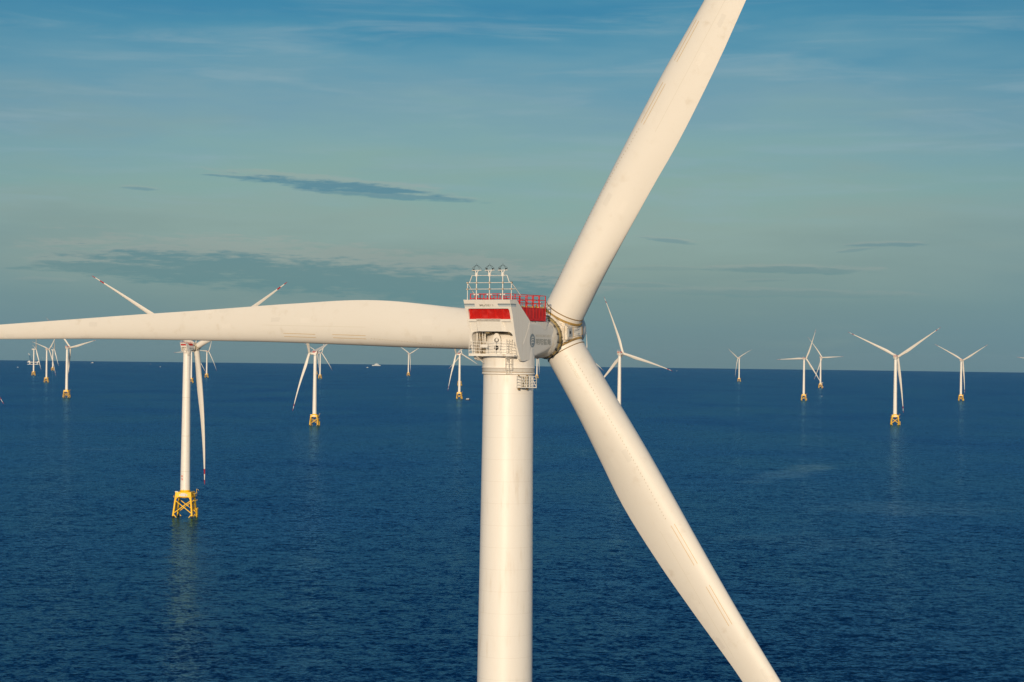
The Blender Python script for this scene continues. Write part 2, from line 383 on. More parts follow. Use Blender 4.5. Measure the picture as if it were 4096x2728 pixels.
    out = [q for q in t.nodes if q.type == 'OUTPUT_MATERIAL'][0]; t.nodes.remove(b)
    df = t.nodes.new('ShaderNodeBsdfDiffuse'); df.inputs[0].default_value = (.0001, .014, .044, 1); t.links.new(bp.outputs[0], df.inputs['Normal'])
    gl = t.nodes.new('ShaderNodeBsdfGlossy'); t.links.new(mixc(mth('MULTIPLY', slick, .45, tree=t), (.155, .385, .62), (.46, .60, .70), t), gl.inputs[0]); t.links.new(bp.outputs[0], gl.inputs['Normal'])
    t.links.new(ro.outputs[0], gl.inputs['Roughness'])
    fr = t.nodes.new('ShaderNodeFresnel'); fr.inputs['IOR'].default_value = 1.33; t.links.new(bp.outputs[0], fr.inputs['Normal'])
    mx = t.nodes.new('ShaderNodeMixShader'); t.links.new(fr.outputs[0], mx.inputs[0]); t.links.new(df.outputs[0], mx.inputs[1]); t.links.new(gl.outputs[0], mx.inputs[2])
    t.links.new(mx.outputs[0], out.inputs['Surface'])
    bm.add(vs, fs, m, True)
    return struct(bm.build('sea'))
build_sea()

# ------------------------------------------------------------------ blades
BETA = -.105
THICK = [(0, 5.14), (4, 5.14), (8, 4.9), (14, 4.2), (20, 3.35), (30, 2.35), (50, 1.4), (80, .72), (105, .34), (119, .14), (120.7, .05)]
def mkblade(LE, TE, wfun):
    def half(x, s):
        e = min(max((s-4)/20, 0), 1); e = e*e*(3-2*e)
        circ = math.sqrt(max(x*(1-x), 0))
        nac = 5*(.2969*math.sqrt(max(x, 0)) - .126*x - .3516*x*x + .2843*x**3 - .1036*x**4)
        return circ*(1-e) + nac*e
    def P(s, x, side):
        """side -1: the face seen from downwind"""
        le, te = sinterp(LE, s), sinterp(TE, s); c = te-le
        e = min(max((s-4)/20, 0), 1)
        q = le+c*x; y = side*half(x, s)*interp(THICK, s) - .035*c*e*4*x*(1-x)
        return Vector((q*math.cos(BETA) - y*math.sin(BETA), q*math.sin(BETA) + y*math.cos(BETA) + wfun(s), s))
    def onq(s, q, lift=.012):
        le, te = sinterp(LE, s), sinterp(TE, s); x = min(max((q-le)/(te-le), .001), .999)
        v = P(s, x, -1); return v + Vector((0, -lift, 0))
    return P, onq
SPAN = [2.5, 3.2, 4] + [4+1.8*i for i in range(1, 22)] + [44.5, 48, 52, 56, 60, 65, 70, 75, 80, 85, 90, 95, 100, 103.5, 107, 109, 111.5, 114, 116.5, 118, 119.4, 120.3, 120.7]
def blade_mesh(name, LE, TE, wfun, nseg=36, bands=True, parent=None):
    P, onq = mkblade(LE, TE, wfun); mb = MB(); rows = []
    for s in SPAN:
        row = []
        for i in range(nseg):
            th = 2*math.pi*i/nseg; x = (1-math.cos(th))/2
            row.append(P(s, x, 1 if math.sin(th) >= 0 else -1))
        rows.append(row)
    vs = [v for r_ in rows for v in r_]
    white, red = [], []
    for j in range(len(rows)-1):
        mid = (SPAN[j]+SPAN[j+1])/2
        tgt = red if bands and (mid > 116.5 or 107 < mid < 111.5) else white
        for i in range(nseg):
            k = (i+1) % nseg; tgt.append([j*nseg+i, j*nseg+k, (j+1)*nseg+k, (j+1)*nseg+i])
    k0 = mb.mi(m_blade); k1 = mb.mi(m_bandred)
    mb.v = [tuple(v) for v in vs]
    for f in white: mb.f.append(f); mb.m.append(k0); mb.sm.append(True)
    for f in red: mb.f.append(f); mb.m.append(k1); mb.sm.append(True)
    mb.add([rows[-1][i] for i in range(nseg)], [list(range(nseg))], m_bandred)
    return mb.build(name, parent), P, onq
GLE = [(0, -2.57), (4, -2.57), (12, -2.52), (20, -2.5), (30, -2.42), (50, -2.1), (60, -1.9), (80, -1.4), (100, -.88), (112, -.5), (119, -.28), (120.7, -.1)]
GTE = [(0, 2.57), (4, 2.57), (12, 2.75), (17, 3.1), (23, 3.65), (28, 3.85), (33, 3.72), (40, 3.3), (50, 2.8), (60, 2.2), (80, 1.45), (100, .85), (112, .45), (119, .25), (120.7, .0)]
GEN_W = lambda s: .05*s - 7.55e-4*s*s
MAIN_W = lambda s: .051*s
MAINB = [  # upper right, lower right and left blade of the nearest turbine
 ([(0, -2.57), (4, -2.62), (10, -2.78), (18, -3.02), (25, -3.13), (30, -3.15), (36, -3.08), (46, -2.62), (60, -2.2), (80, -1.7), (100, -1.2), (119, -.5), (120.7, -.2)],
  [(0, 2.57), (4, 2.57), (8, 2.52), (15, 2.75), (23, 2.97), (28, 3.2), (33, 3.2), (41, 2.93), (48, 2.44), (60, 1.9), (80, 1.4), (100, 1.0), (119, .4), (120.7, 0)]),
 ([(0, -2.57), (4, -2.58), (9, -2.68), (14, -2.82), (20, -2.97), (26, -2.97), (34, -2.94), (43, -3.02), (52, -3.34), (60, -3.5), (80, -3.6), (100, -3.4), (119, -3.0), (120.7, -2.7)],
  [(0, 2.57), (4, 2.57), (10, 2.74), (16.5, 3.15), (24, 3.53), (32.5, 3.07), (40, 2.26), (50, 1.05), (60, .4), (80, -.4), (100, -1.2), (119, -2.1), (120.7, -2.5)]),
 ([(0, -2.57), (14, -2.6), (19, -2.58), (24, -2.55), (29.5, -2.46), (35, -2.38), (46, -2.26), (53, -2.27), (66, -2.32), (80, -2.41), (99.7, -2.81), (112, -2.9), (120.7, -2.4)],
  [(0, 2.57), (9, 2.6), (14.2, 2.90), (19.8, 3.35), (24.8, 3.72), (29.4, 3.83), (34, 3.7), (39.5, 3.37), (45, 3.05), (52.6, 2.53), (61.3, 1.95), (70.3, 1.41), (79.6, .79), (89.3, .14), (99.3, -.52), (112, -1.4), (120.7, -2.3)])]
def blade_marks(bl, P, onq, LE, letters):
    # two pairs of thin gold tape lines, a seam, a row of vortex generators
    off = .62
    def strip(mb, s0, q0, s1, q1, wd, mat, lift=.02, n=16):
        vs = []; fs = []
        for i in range(n+1):
            t = i/n; s = s0+(s1-s0)*t; q = q0+(q1-q0)*t
            vs += [onq(s, q-wd/2, lift), onq(s, q+wd/2, lift)]
            if i: fs.append([2*i-2, 2*i-1, 2*i+1, 2*i])
        mb.add(vs, fs, mat)
    for s0, s1 in ((28.9, 34.6), (37.6, 43.2)):
        for dq in (0, .46):
            lines = MB(); strip(lines, s0, -1.30+dq+sinterp(LE, 30)+2.46, s1, -1.28+dq+sinterp(LE, 36)+2.4, .055, m_goldline); lines.build('gold_tape', bl)
    sm = MB(); strip(sm, 28.8, .34, 47, .30, .035, m_seam, .015); sm.build('seam_line', bl)
    tab = [(6.5, .35), (10, -.05), (14, -.95), (18, -1.35), (23, -1.72), (28.2, -1.80)] if letters != 'up' else [(6.5, -2.0), (12, -2.45), (18, -2.35), (23, -2.1), (28.2, -1.85)]
    if letters == 'left': tab = [(4.5, -2.42), (8, -2.32), (13.5, -2.22), (18, -1.85), (22, -1.45), (28.2, -1.22)]
    if letters == 'low': tab = [(4.8, -1.35), (8, -1.42), (12, -1.42), (18, -1.42), (23, -1.35), (28.2, -1.15)]
    s = tab[0][0]; k = 0
    while s < 28.2:
        q = interp(tab, s); a = onq(s-.07, q-.035+(.07 if k % 2 else -.07)*.5, 0); b_ = onq(s+.07, q+.035, 0)
        up_ = Vector((0, -.07, 0)); vg = MB(); dv = (b_-a).normalized().cross(up_).normalized()*.018
        vg.add([a-dv, b_-dv, b_-dv+up_, a-dv+up_*.5, a+dv, b_+dv, b_+dv+up_, a+dv+up_*.5], [[0, 1, 2, 3], [4, 5, 6, 7], [3, 2, 6, 7], [1, 5, 6, 2], [0, 4, 7, 3]], m_vg); vg.build('vortex_generator', bl)
        s += .46; k += 1
    if letters in ('low', 'up'):
        vs, fs = fit_text('E1BW2SR007', 3.5, .40, res=2)
        mb = MB(); o = []
        s0, q0 = (3.9, -.42) if letters == 'low' else (3.7, -2.28)
        for x, y in vs:
            o.append(onq(s0+x, q0 - (.0 if letters == 'low' else .05*x) - y, .02) if letters == 'low' else onq(s0+x, q0 - .2 + y, .02))
        mb.add(o, fs, m_seam if letters == 'low' else m_rust); mb.build('lettering', bl)

# ------------------------------------------------------------------ nacelle (local: x right, y upwind along the shaft, z up from the sea)
def yf(z): return interp([(142.85, -2.35), (143.1, -2.85), (143.6, -3.2), (145, -3.92), (146.6, -4.42), (148.5, -5.0), (150.2, -5.72)], z)
def fair(y):   # half width, centre z, half height, exponent of the neck fairing
    t = (y+.5)/8.0
    hw = 3.2-.105*(y+.5)
    zb = interp([(-.5, 143.05), (2, 143.42), (5.03, 143.86), (7.5, 144.2), (8.1, 144.35)], y); zt = interp([(-.5, 147.74), (6.6, 147.74), (7.5, 147.68), (8.1, 147.4)], y)
    return hw, (zb+zt)/2, (zt-zb)/2, interp([(-.5, 14), (3, 9), (6, 5), (7.5, 3.6), (8.1, 3)], y)
def fair_x(y, z):
    hw, zc, hh, e = fair(y); k = min(abs((z-zc)/hh), .98)
    return hw*(1-k**e)**(1/e)
def build_nacelle(root, full=True):
    sh = MB()
    # two side cheeks
    prof = [(-5.72, 150.2), (-5.0, 148.5), (-4.42, 146.6), (-3.92, 145), (-3.45, 144.1), (-3.12, 143.45), (-2.85, 143.05), (-2.45, 142.86), (-1.9, 142.84), (-.8, 142.99), (-.5, 143.05), (-.48, 147.74), (-3.96, 150.22)]
    for s in (-1, 1):
        sh.prism(prof, m_shell, lambda y, z: (s*2.86, y, z), (s*.34, 0, 0))
    # rear fascia: top band, cross band under the grille, ledge and central box
    def band(x0, x1, z0, z1, off=0, th=.35, mat=m_shell):
        n = 4; vs = []; fs = []
        for i in range(n+1):
            z = z0+(z1-z0)*i/n
            for x in (x0, x1):
                vs += [(x, yf(z)+off, z), (x, yf(z)+off+th, z)]
        for i in range(n):
            a = 4*i; fs += [[a, a+2, a+6, a+4], [a+1, a+5, a+7, a+3], [a, a+4, a+5, a+1], [a+2, a+3, a+7, a+6]]
        fs += [[0, 1, 3, 2], [4*n, 4*n+2, 4*n+3, 4*n+1]]
        sh.add(vs, fs, mat)
    band(-2.865, 2.865, 149.13, 150.19)
    band(-2.865, 2.865, 146.36, 147.60, .06)
    band(-2.865, 2.865, 147.58, 147.87, -.22, .9)
    band(-1.78, 1.55, 146.40, 147.90, -.22, .3)
    # sloping flank of the central box
    sh.add([(1.55, yf(147.88)-.22, 147.88), (1.55, yf(146.4)-.22, 146.4), (2.02, yf(146.4)+.05, 146.4), (1.56, yf(147.6)+.05, 147.7)], [[0, 1, 2, 3]], m_shell)
    sh.add([(-1.78, yf(147.88)-.22, 147.88), (-1.78, yf(146.4)-.22, 146.4), (-2.0, yf(146.4)+.05, 146.4), (-1.9, yf(147.6)+.05, 147.7)], [[0, 1, 2, 3]], m_shell)
    # rounded corners of the arch opening and of the grille opening
    for s in (-1, 1):
        for (cx, cz, rr, sg) in ((2.865, 146.37, .62, -1), (2.865, 149.14, .26, -1)):
            pts = [(s*cx, cz)]
            for i in range(7):
                a = R(90*i/6); pts.append((s*(cx-rr+rr*math.sin(a)), cz-rr+rr*math.cos(a)))
            vs = [(x, yf(z)+.01, z) for x, z in pts] + [(x, yf(z)+.33, z) for x, z in pts]; n = len(pts)
            sh.add(vs, [list(range(n)), list(range(n, 2*n))] + [[i, (i+1) % n, n+(i+1) % n, n+i] for i in range(n)], m_shell)
    # deck and neck fairing
    sh.box((0, -2.3, 147.70), (5.70, 4.2, .1), m_shell)
    n = 40; ys = [-.48, 0, 1, 2, 3, 4, 5, 6, 6.8, 7.4, 7.9, 8.1, 8.15]; rows = []
    for y in ys:
        hw, zc, hh, e = fair(y)
        if y == 8.15: hw -= .15; hh -= .15
        row = []
        for i in range(n):
            a = 2*math.pi*i/n; c_, s_ = math.cos(a), math.sin(a)
            row.append((hw*math.copysign(abs(c_)**(2/e), c_), y, zc+hh*math.copysign(abs(s_)**(2/e), s_)))
        rows.append(row)
    vs = [v for r_ in rows for v in r_]; fs = []
    for j in range(len(ys)-1):
        for i in range(n): fs.append([j*n+i, j*n+(i+1) % n, (j+1)*n+(i+1) % n, (j+1)*n+i])
    sh.add(vs, fs, m_shell, True); sh.add(rows[0], [list(range(n))], m_shell); sh.add(rows[-1], [list(range(n))], m_shell)
    # small air duct on the neck side
    for s in (1,):
        y0, y1 = 1.6, 4.7
        sh.add([(fair_x(y0, 147.5)-.02, y0, 147.70), (fair_x(y1, 147.5)+.42, y1, 147.70), (fair_x(y1, 146.7)+.03, y1, 146.65), (fair_x(y0, 147.4)+.0, y0, 147.2), (fair_x(y1, 147.5)-.1, y1, 147.70), (fair_x(y1, 146.7)-.1, y1, 146.65)],
               [[0, 1, 2, 3], [1, 4, 5, 2], [0, 4, 1]], m_shell)
    # thin raised joint where cheek and neck meet
    sh.path([(3.215, -.48, 147.72), (3.215, -1.2, 146.4), (3.205, -2.2, 144.9)], .014, m_shell, 5)
    nac = sh.build('nacelle', root, bevel=.05 if full else None)
    # casting under the neck and main bearing (tilted with the shaft)
    fr = Matrix.Translation((0, 12.14*math.cos(.088), 145.623+12.14*math.sin(.088)-.35)) @ Matrix.Rotation(-math.pi/2+.088+.05, 4, 'X')
    cs = MB()
    cs.lathe([(2.0, -10.5), (2.2, -8.5), (2.25, -6.6), (2.46, -5.4), (2.56, -4.3), (2.56, -3.45), (1.5, -3.4)], m_cast, 56, fr)
    cs.box((0, .9, 143.3), (4.6, 3.4, .9), m_cast, bev=.1); cs.box((1.2, 2.2, 143.55), (1.9, 1.6, .9), m_inner, bev=.1)
    for i in range(16):
        a = 2*math.pi*(i+.5)/16
        for rr, hh, rad, mt in ((2.42, -3.55, .15, m_black),):
            p = fr @ Vector((rr*math.cos(a), rr*math.sin(a), hh-.5)); d = (fr.to_3x3() @ Vector((math.cos(a), math.sin(a), .55))).normalized()
            cs.tube(p, p+d*.32, rad, mt, 12)  # black stubs paint the shade inside the housing holes
    cs.build('shaft_housing', nac)
    rg = MB()
    rg.lathe([(2.4, -3.6), (2.68, -3.55), (2.72, -3.3), (2.70, -3.06), (2.4, -3.02)], m_ring, 72, fr)
    for i in range(24):
        a = 2*math.pi*i/24; p = fr @ Vector((2.75*math.cos(a), 2.73*math.sin(a), -3.54)); q = fr @ Vector((2.75*math.cos(a), 2.73*math.sin(a), -3.08))
        rg.tube(p, q, .035, m_black, 5)
    rg.build('bearing_ring', nac)
    # rear grille
    gr = MB(); vs = []
    for z in (147.85, 149.2):
        for x in (-2.87, 2.87): vs.append((x, yf(z)+.30, z))
    gr.add(vs, [[0, 1, 3, 2]], m_mesh)
    for x in (-2.6, -1.35, -.3, .75, 1.75, 2.74):
        gr.tube((x, yf(147.86)+.26, 147.86), (x, yf(149.16)+.26, 149.16), .055, m_red, 6)
    gr.build('rear_grille', nac)
    # red guard cage on the deck: mesh walls below, open rails above
    cg = MB(); x0, x1, y0, y1 = -2.78, 2.78, -4.7, 4.25
    for x in (x0, x1):
        cg.add([(x, -3.4 if x > 0 else -4.4, 147.80), (x, y1, 147.80), (x, y1, 149.38), (x, -3.4 if x > 0 else -4.4, 149.38)], [[0, 1, 2, 3]], m_mesh)
        cg.box((x+(.02 if x > 0 else -.02), .4, 147.93), (.05, 7.6, .26), m_red)
    cg.add([(x0, y1, 147.80), (x1, y1, 147.80), (x1, y1, 149.38), (x0, y1, 149.38)], [[0, 1, 2, 3]], m_mesh)
    cg.box((0, -.1, 149.22), (5.4, 8.6, .06), m_inner)
    for x in (x0, x1):
        for i, y in enumerate((-4.7, -3.6, -2.35, -.55, 1.1, 2.65, 4.25)):
            cg.box((x, y, 149.35), (.09, .09, 3.15), m_red)
        for z in (149.38, 149.95, 150.38, 150.93): cg.box((x, -.2, z), (.07, 9.0, .07), m_red)
        for y in (-1.45, .3, 1.9, 3.45): cg.box((x, y, 148.6), (.05, .05, 1.6), m_red)
    for y in (y0, y1):
        for z in (149.38, 149.95, 150.38, 150.93): cg.box((0, y, z), (5.56, .07, .07), m_red)
        for k in range(7): cg.box((x0+5.56*k/6, y, 150.1), (.08, .08, 1.7), m_red)
    for a, b_ in (((1.0, -3.8), (1.0, 3.9)), ((-1.0, -3.8), (-1.0, 3.9))):
        cg.path([(a[0], -3.4, 150.4), (a[0], -2.2, 150.4), (a[0], -.9, 149.95), (a[0], .2, 149.95), (a[0], 1.0, 150.4), (a[0], 2.0, 150.35), (a[0], 3.2, 149.9), (a[0], 3.9, 149.9)], .035, m_red, 5)
        for y in (-2.9, -1.6, -.2, 1.5, 2.6): cg.tube((a[0], y, 149.25), (a[0], y, 150.1), .03, m_red, 5)
    cg.build('guard_cage', nac)
    if full:
        yl = MB()
        for y in (-1.5, .25, 1.85, 3.4):
            yl = MB(); yl.path([(2.6, y-.62, 149.3), (2.6, y-.6, 149.52), (2.6, y+.6, 149.52), (2.6, y+.62, 149.3)], .055, m_railyel, 5); yl.build('yellow_rail', nac)
        st = MB(); st.add([(2.2, -3.0, 149.9), (2.45, -1.2, 149.55), (1.2, -1.2, 149.5), (1.0, -3.0, 149.7)], [[0, 1, 2, 3]], m_tarp); st.build('blue_sheet', nac); st = MB()
        st.tube((1.9, 3.5, 149.3), (1.9, 3.6, 149.95), .22, m_orange, 10, .03); st.build('safety_cone', nac)
        # grey step frame in front of the cage
        sf = MB()
        for y in (4.6, 5.6):
            sf.tube((1.9, y, 147.7), (1.9, y, 150.2), .04, m_nose, 6)
        for z in (148.3, 148.9, 149.5, 150.15): sf.tube((1.9, 4.6, z), (1.9, 5.6, z+.06), .035, m_nose, 6)
        sf.box((2.0, 5.0, 148.05), (.9, .9, .75), m_nose, bev=.05)
        for y in (4.8, 5.25): sf.tube((2.44, y, 148.1), (2.47, y, 148.1), .07, m_black, 8)
        sf.build('service_box', nac)
    # markings
    if full:
        mk = MB()
        vs, fs = fit_text('MySE', 1.45, .36, offset=.035)
        mk.add([(-1.10+x, yf(149.35+z)-.012, 149.32+z) for x, z in vs], fs, m_grey)
        vs, fs = fit_text('12', .42, .22, offset=.02)
        mk.add([(.42+x, yf(149.4+z)-.012, 149.42+z) for x, z in vs], fs, m_grey)
        for xa, xb, sk in ((-3.18, -1.75, 0), (1.45, 3.19, .12)):
            for za, zb, mt in ((149.56, 149.73, m_greyb), (149.38, 149.55, m_paleb)):
                mk.add([(xa+(sk if mt is m_paleb else 0), yf(za)-.012, za), (xb, yf(za)-.012, za), (xb, yf(zb)-.012, zb), (xa, yf(zb)-.012, zb)], [[0, 1, 2, 3]], mt)
        for za, zb, mt in ((149.56, 149.73, m_greyb), (149.38, 149.55, m_paleb)):
            mk.add([(3.212, yf(za)+.02, za), (3.212, -4.1, za), (3.212, -4.1, zb), (3.212, yf(zb)+.02, zb)], [[0, 1, 2, 3]], mt)
        mk.build('rear_marking', nac)
        lg = MB()
        def side(y, z, lift=.014): return (fair_x(y, z)+lift, y, z)
        # round emblem with three white waves
        n = 40; cy, cz, rr = .33, 145.36, .84
        for j in range(4):
            ra, rb = rr*j/4, rr*(j+1)/4
            vs = [side(cy+ra*math.cos(2*math.pi*i/n), cz+ra*math.sin(2*math.pi*i/n)) for i in range(n)] + [side(cy+rb*math.cos(2*math.pi*i/n), cz+rb*math.sin(2*math.pi*i/n)) for i in range(n)]
            lg.add(vs, [[i, (i+1) % n, n+(i+1) % n, n+i] for i in range(n)], m_greyb)
        def stroke(pts, wd):
            vs = []; fs = []
            for i, (y, z) in enumerate(pts):
                a = Vector(pts[max(i-1, 0)]); b_ = Vector(pts[min(i+1, len(pts)-1)]); d = (b_-a).normalized(); nn = Vector((-d.y, d.x))*wd*math.sin(math.pi*min(max((i+.6)/(len(pts)), .12), .9))
                vs += [side(y+nn.x, z+nn.y, .03), side(y-nn.x, z-nn.y, .03)]
                if i: fs.append([2*i-2, 2*i-1, 2*i+1, 2*i])
            lg.add(vs, fs, m_shell)
        for dz in (.36, .06, -.26):
            stroke([(cy+.42-.9*t+.10*math.sin(3*t), cz+dz+.02-.16*(2*t-1)**2*(1 if t > .5 else .5)+.05) for t in [i/14 for i in range(15)]], .085)
        stroke([(cy-.42, cz+.28), (cy-.46, cz+.1), (cy-.36, cz-.02), (cy-.47, cz-.18), (cy-.36, cz-.34), (cy-.44, cz-.5), (cy-.2, cz-.62), (cy+.1, cz-.6)], .06)
        vs, fs = fit_text('MINGYANG SMART ENERGY', 5.0, .34, offset=.006)
        lg.add([side(1.45+x, 145.80+z) for x, z in vs], fs, m_seam)
        vs, fs = fit_text('明阳智能', 5.0, .80, offset=.028)
        lg.add([side(1.45+x, 144.84+z) for x, z in vs], fs, m_grey)
        lg.build('side_marking', nac)
    # service platform round the yaw section
    pf = MB()
    px0, px1, py = -3.25, 3.05, -4.15
    pf.box(((px0+px1)/2, -3.45, 143.48), (px1-px0, 1.4, .14), m_steel)
    pf.box(((px0+px1)/2, py, 143.55), (px1-px0, .06, .30), m_steel)
    for x in (-3.22, -2.75, -1.7, -.75, .45, 1.05, 2.0, 3.0): pf.tube((x, py, 143.4), (x, py, 145.14), .035, m_steel, 6)
    for z in (144.05, 144.42, 144.78, 145.13):
        pf.tube((px0, py, z), (px1, py, z), .028, m_steel, 6)
        for x in (px0, px1): pf.tube((x, py, z), (x, -2.9, z), .028, m_steel, 6)
    for x in (px0, px1):
        for y in (-3.6, -3.1): pf.tube((x, y, 143.4), (x, y, 145.13), .03, m_steel, 6)
    pf.box((-1.12, py-.03, 144.62), (.98, .04, .28), m_steel)
    for x in (-1.9, 1.6): pf.tube((x*1.2, -4.0, 143.42), (x, -2.95, 142.6), .06, m_steel, 6)
    pf.build('service_platform', nac, bevel=None)
    # yaw section with its casing, oval door, equipment seen through the arch
    ys_ = MB()
    ys_.lathe([(3.2, 142.05), (3.2, 143.6), (3.16, 144.4), (3.02, 145.1), (2.7, 145.8), (2.2, 146.28), (0, 146.32)], m_tower, 72)
    door = []
    for i in range(28):
        a = 2*math.pi*i/28; door.append((.10+.56*math.cos(a), 144.95+(1.28*math.sin(a) if math.sin(a) > 0 else 1.1*max(math.sin(a)*1.6, -1))))
    dv = [(x, -math.sqrt(3.25**2-x*x)-.05, z) for x, z in door]
    ys_.add(dv, [list(range(28))], m_tower); ys_.add([(x, y+.2, z) for x, y, z in dv] + dv, [[i, (i+1) % 28, 28+(i+1) % 28, 28+i] for i in range(28)], m_tower)
    for zz in (145.34, 144.42):
        ys_.tube((.12, -3.2, zz), (.12, -3.33, zz), .29, m_dark, 20)  # dark discs paint the shade inside the two door holes
    ys_.box((.18, -3.36, 145.40), (.30, .05, .34), m_tower)
    ys_.box((0, 1.6, 146.0), (5.6, .2, 3.4), m_inner)
    ys_.box((0, -1.2, 146.75), (5.6, 5.0, .5), m_inner)
    for i in range(7):
        xx = -2.75+i*.17; ys_.tube((xx+.1*math.sin(i*2.1), -3.0+.08*i, 143.5), (xx+.22*math.cos(i*1.3), -3.5+.1*i, 146.45), .04 if i % 2 else .055, m_steel, 6)
    for z in (143.9, 144.4, 144.9, 145.4, 145.9): ys_.tube((-2.8, -2.7, z), (-1.75, -2.5, z+.1), .045, m_inner, 6)
    for z in (143.75, 144.2): ys_.box((-2.2, -2.6, z), (.9, .5, .22), m_inner, bev=.05)
    for x in (-.9, 2.2): ys_.box((x, -3.6, 146.28), (.5, .4, .22), m_inner, bev=.04)
    ys_.build('yaw_section', nac)
    # caged ladder on the tower flank
    ld = MB(); c0 = Vector((1.62, -2.85, 0)); tg = Vector((.87, .49, 0)).normalized(); ou = Vector((.49, -.87, 0))
    for k in (-.32, 0, .32): ld.tube(c0+tg*k+ou*.12+Vector((0, 0, 141.25)), c0+tg*k+ou*.12+Vector((0, 0, 145.5)), .04 if k else .055, m_steel, 6)
    z = 141.35
    while z < 145.5: ld.tube(c0-tg*.32+ou*.12+Vector((0, 0, z)), c0+tg*.32+ou*.12+Vector((0, 0, z)), .025, m_steel, 5); z += .3
    for z in (141.8, 142.5, 143.2):
        ld.path([c0-tg*.42+ou*.1+Vector((0, 0, z)), c0-tg*.42+ou*.5+Vector((0, 0, z)), c0+tg*.42+ou*.5+Vector((0, 0, z)), c0+tg*.42+ou*.1+Vector((0, 0, z))], .035, m_steel, 5)
    for k in (-.42, 0, .42): ld.tube(c0+tg*k+ou*.5+Vector((0, 0, 141.8)), c0+tg*k+ou*.5+Vector((0, 0, 143.3)), .03, m_steel, 5)
    ld.build('ladder', nac)
    # weather mast: scaffold with three instrument heads
    wm = MB(); my = -4.95
    for x in (-1.83, -.02, 1.8): wm.tube((x, my, 149.4), (x, my, 153.25), .06, m_steel, 8)
    for x in (-3.08, 3.0): wm.tube((x, my, 149.7), (x, my, 152.3), .045, m_steel, 8)
    for z, a, b_ in ((152.27, -3.1, 3.0), (151.5, -3.1, 3.5), (153.15, -2.45, 2.38)): wm.tube((a, my, z), (b_, my, z), .038, m_steel, 8)
    wm.tube((-2.45, my, 153.15), (-2.8, my, 152.3), .05, m_steel); wm.tube((2.38, my, 153.15), (2.7, my, 152.3), .05, m_steel)
    wm.tube((3.0, my, 152.25), (3.15, -2.9, 150.8), .05, m_steel); wm.tube((-3.05, my, 152.2), (-2.9, -2.9, 150.4), .05, m_steel)
    wm.tube((3.0, my, 151.5), (3.08, -4.0, 151.5), .035, m_steel)
    for x in (-3.08, -1.83, -.02, 1.8, 3.0):
        for z in (152.27, 151.5):
            wm.tube((x, my-.1, z), (x, my+.1, z), .12, m_rust, 8); wm.tube((x, my-.13, z), (x, my-.1, z), .07, m_steel, 8)
    for x in (-1.83, -.02, 1.8):
        wm.box((x, my, 153.25), (.28, .2, .42), m_steel)
        for dx in (-.25, .25):
            wm.tube((x, my, 153.42), (x, my, 150.78+0), .02, m_steel, 4)
            wm.box((x+dx, my, 150.84), (.17, .16, .17), m_steel)
        for s in (-1, 1): wm.tube((x+s*.03, my, 153.38), (x+s*.24, my, 153.74), .055, m_steel)
        wm.tube((x-.66, my, 153.76), (x+.66, my, 153.78), .05, m_steel)
    wm.build('weather_mast', nac)
    for j, x in enumerate((-1.83, -.02, 1.8)):
        ih = MB()
        for (ax, ay) in ((1, 0), (0, 1)):
            pts = [(-.62, 153.78), (-.62, 154.05), (-.13, 154.38), (.13, 154.38), (.62, 154.05), (.62, 153.78)]
            ih.path([(x+ax*a, my+ay*a, z) for a, z in pts], .018, m_black, 5)
        ih.tube((x, my, 154.38), (x, my, 154.62), .015, m_black, 5)
        if j != 0:
            for dx in (-.42, .42):
                ih.tube((x+dx, my, 153.78), (x+dx, my, 154.0), .05, m_black, 6)
            ih.tube((x-.55, my, 154.02), (x-.3, my, 153.98), .045, m_black, 6); ih.tube((x+.34, my, 153.95), (x+.52, my, 153.95), .07, m_black, 6)
        else:
            ih.tube((x-.4, my, 153.8), (x-.4, my, 153.95), .03, m_black, 6, .13)
        ih.path([(x-.4, my, 153.74), (x-.38, my, 153.58), (x-.28, my, 153.56), (x-.24, my, 153.7)], .022, m_black, 5)
        ih.build('wind_sensor', nac)
    return nac

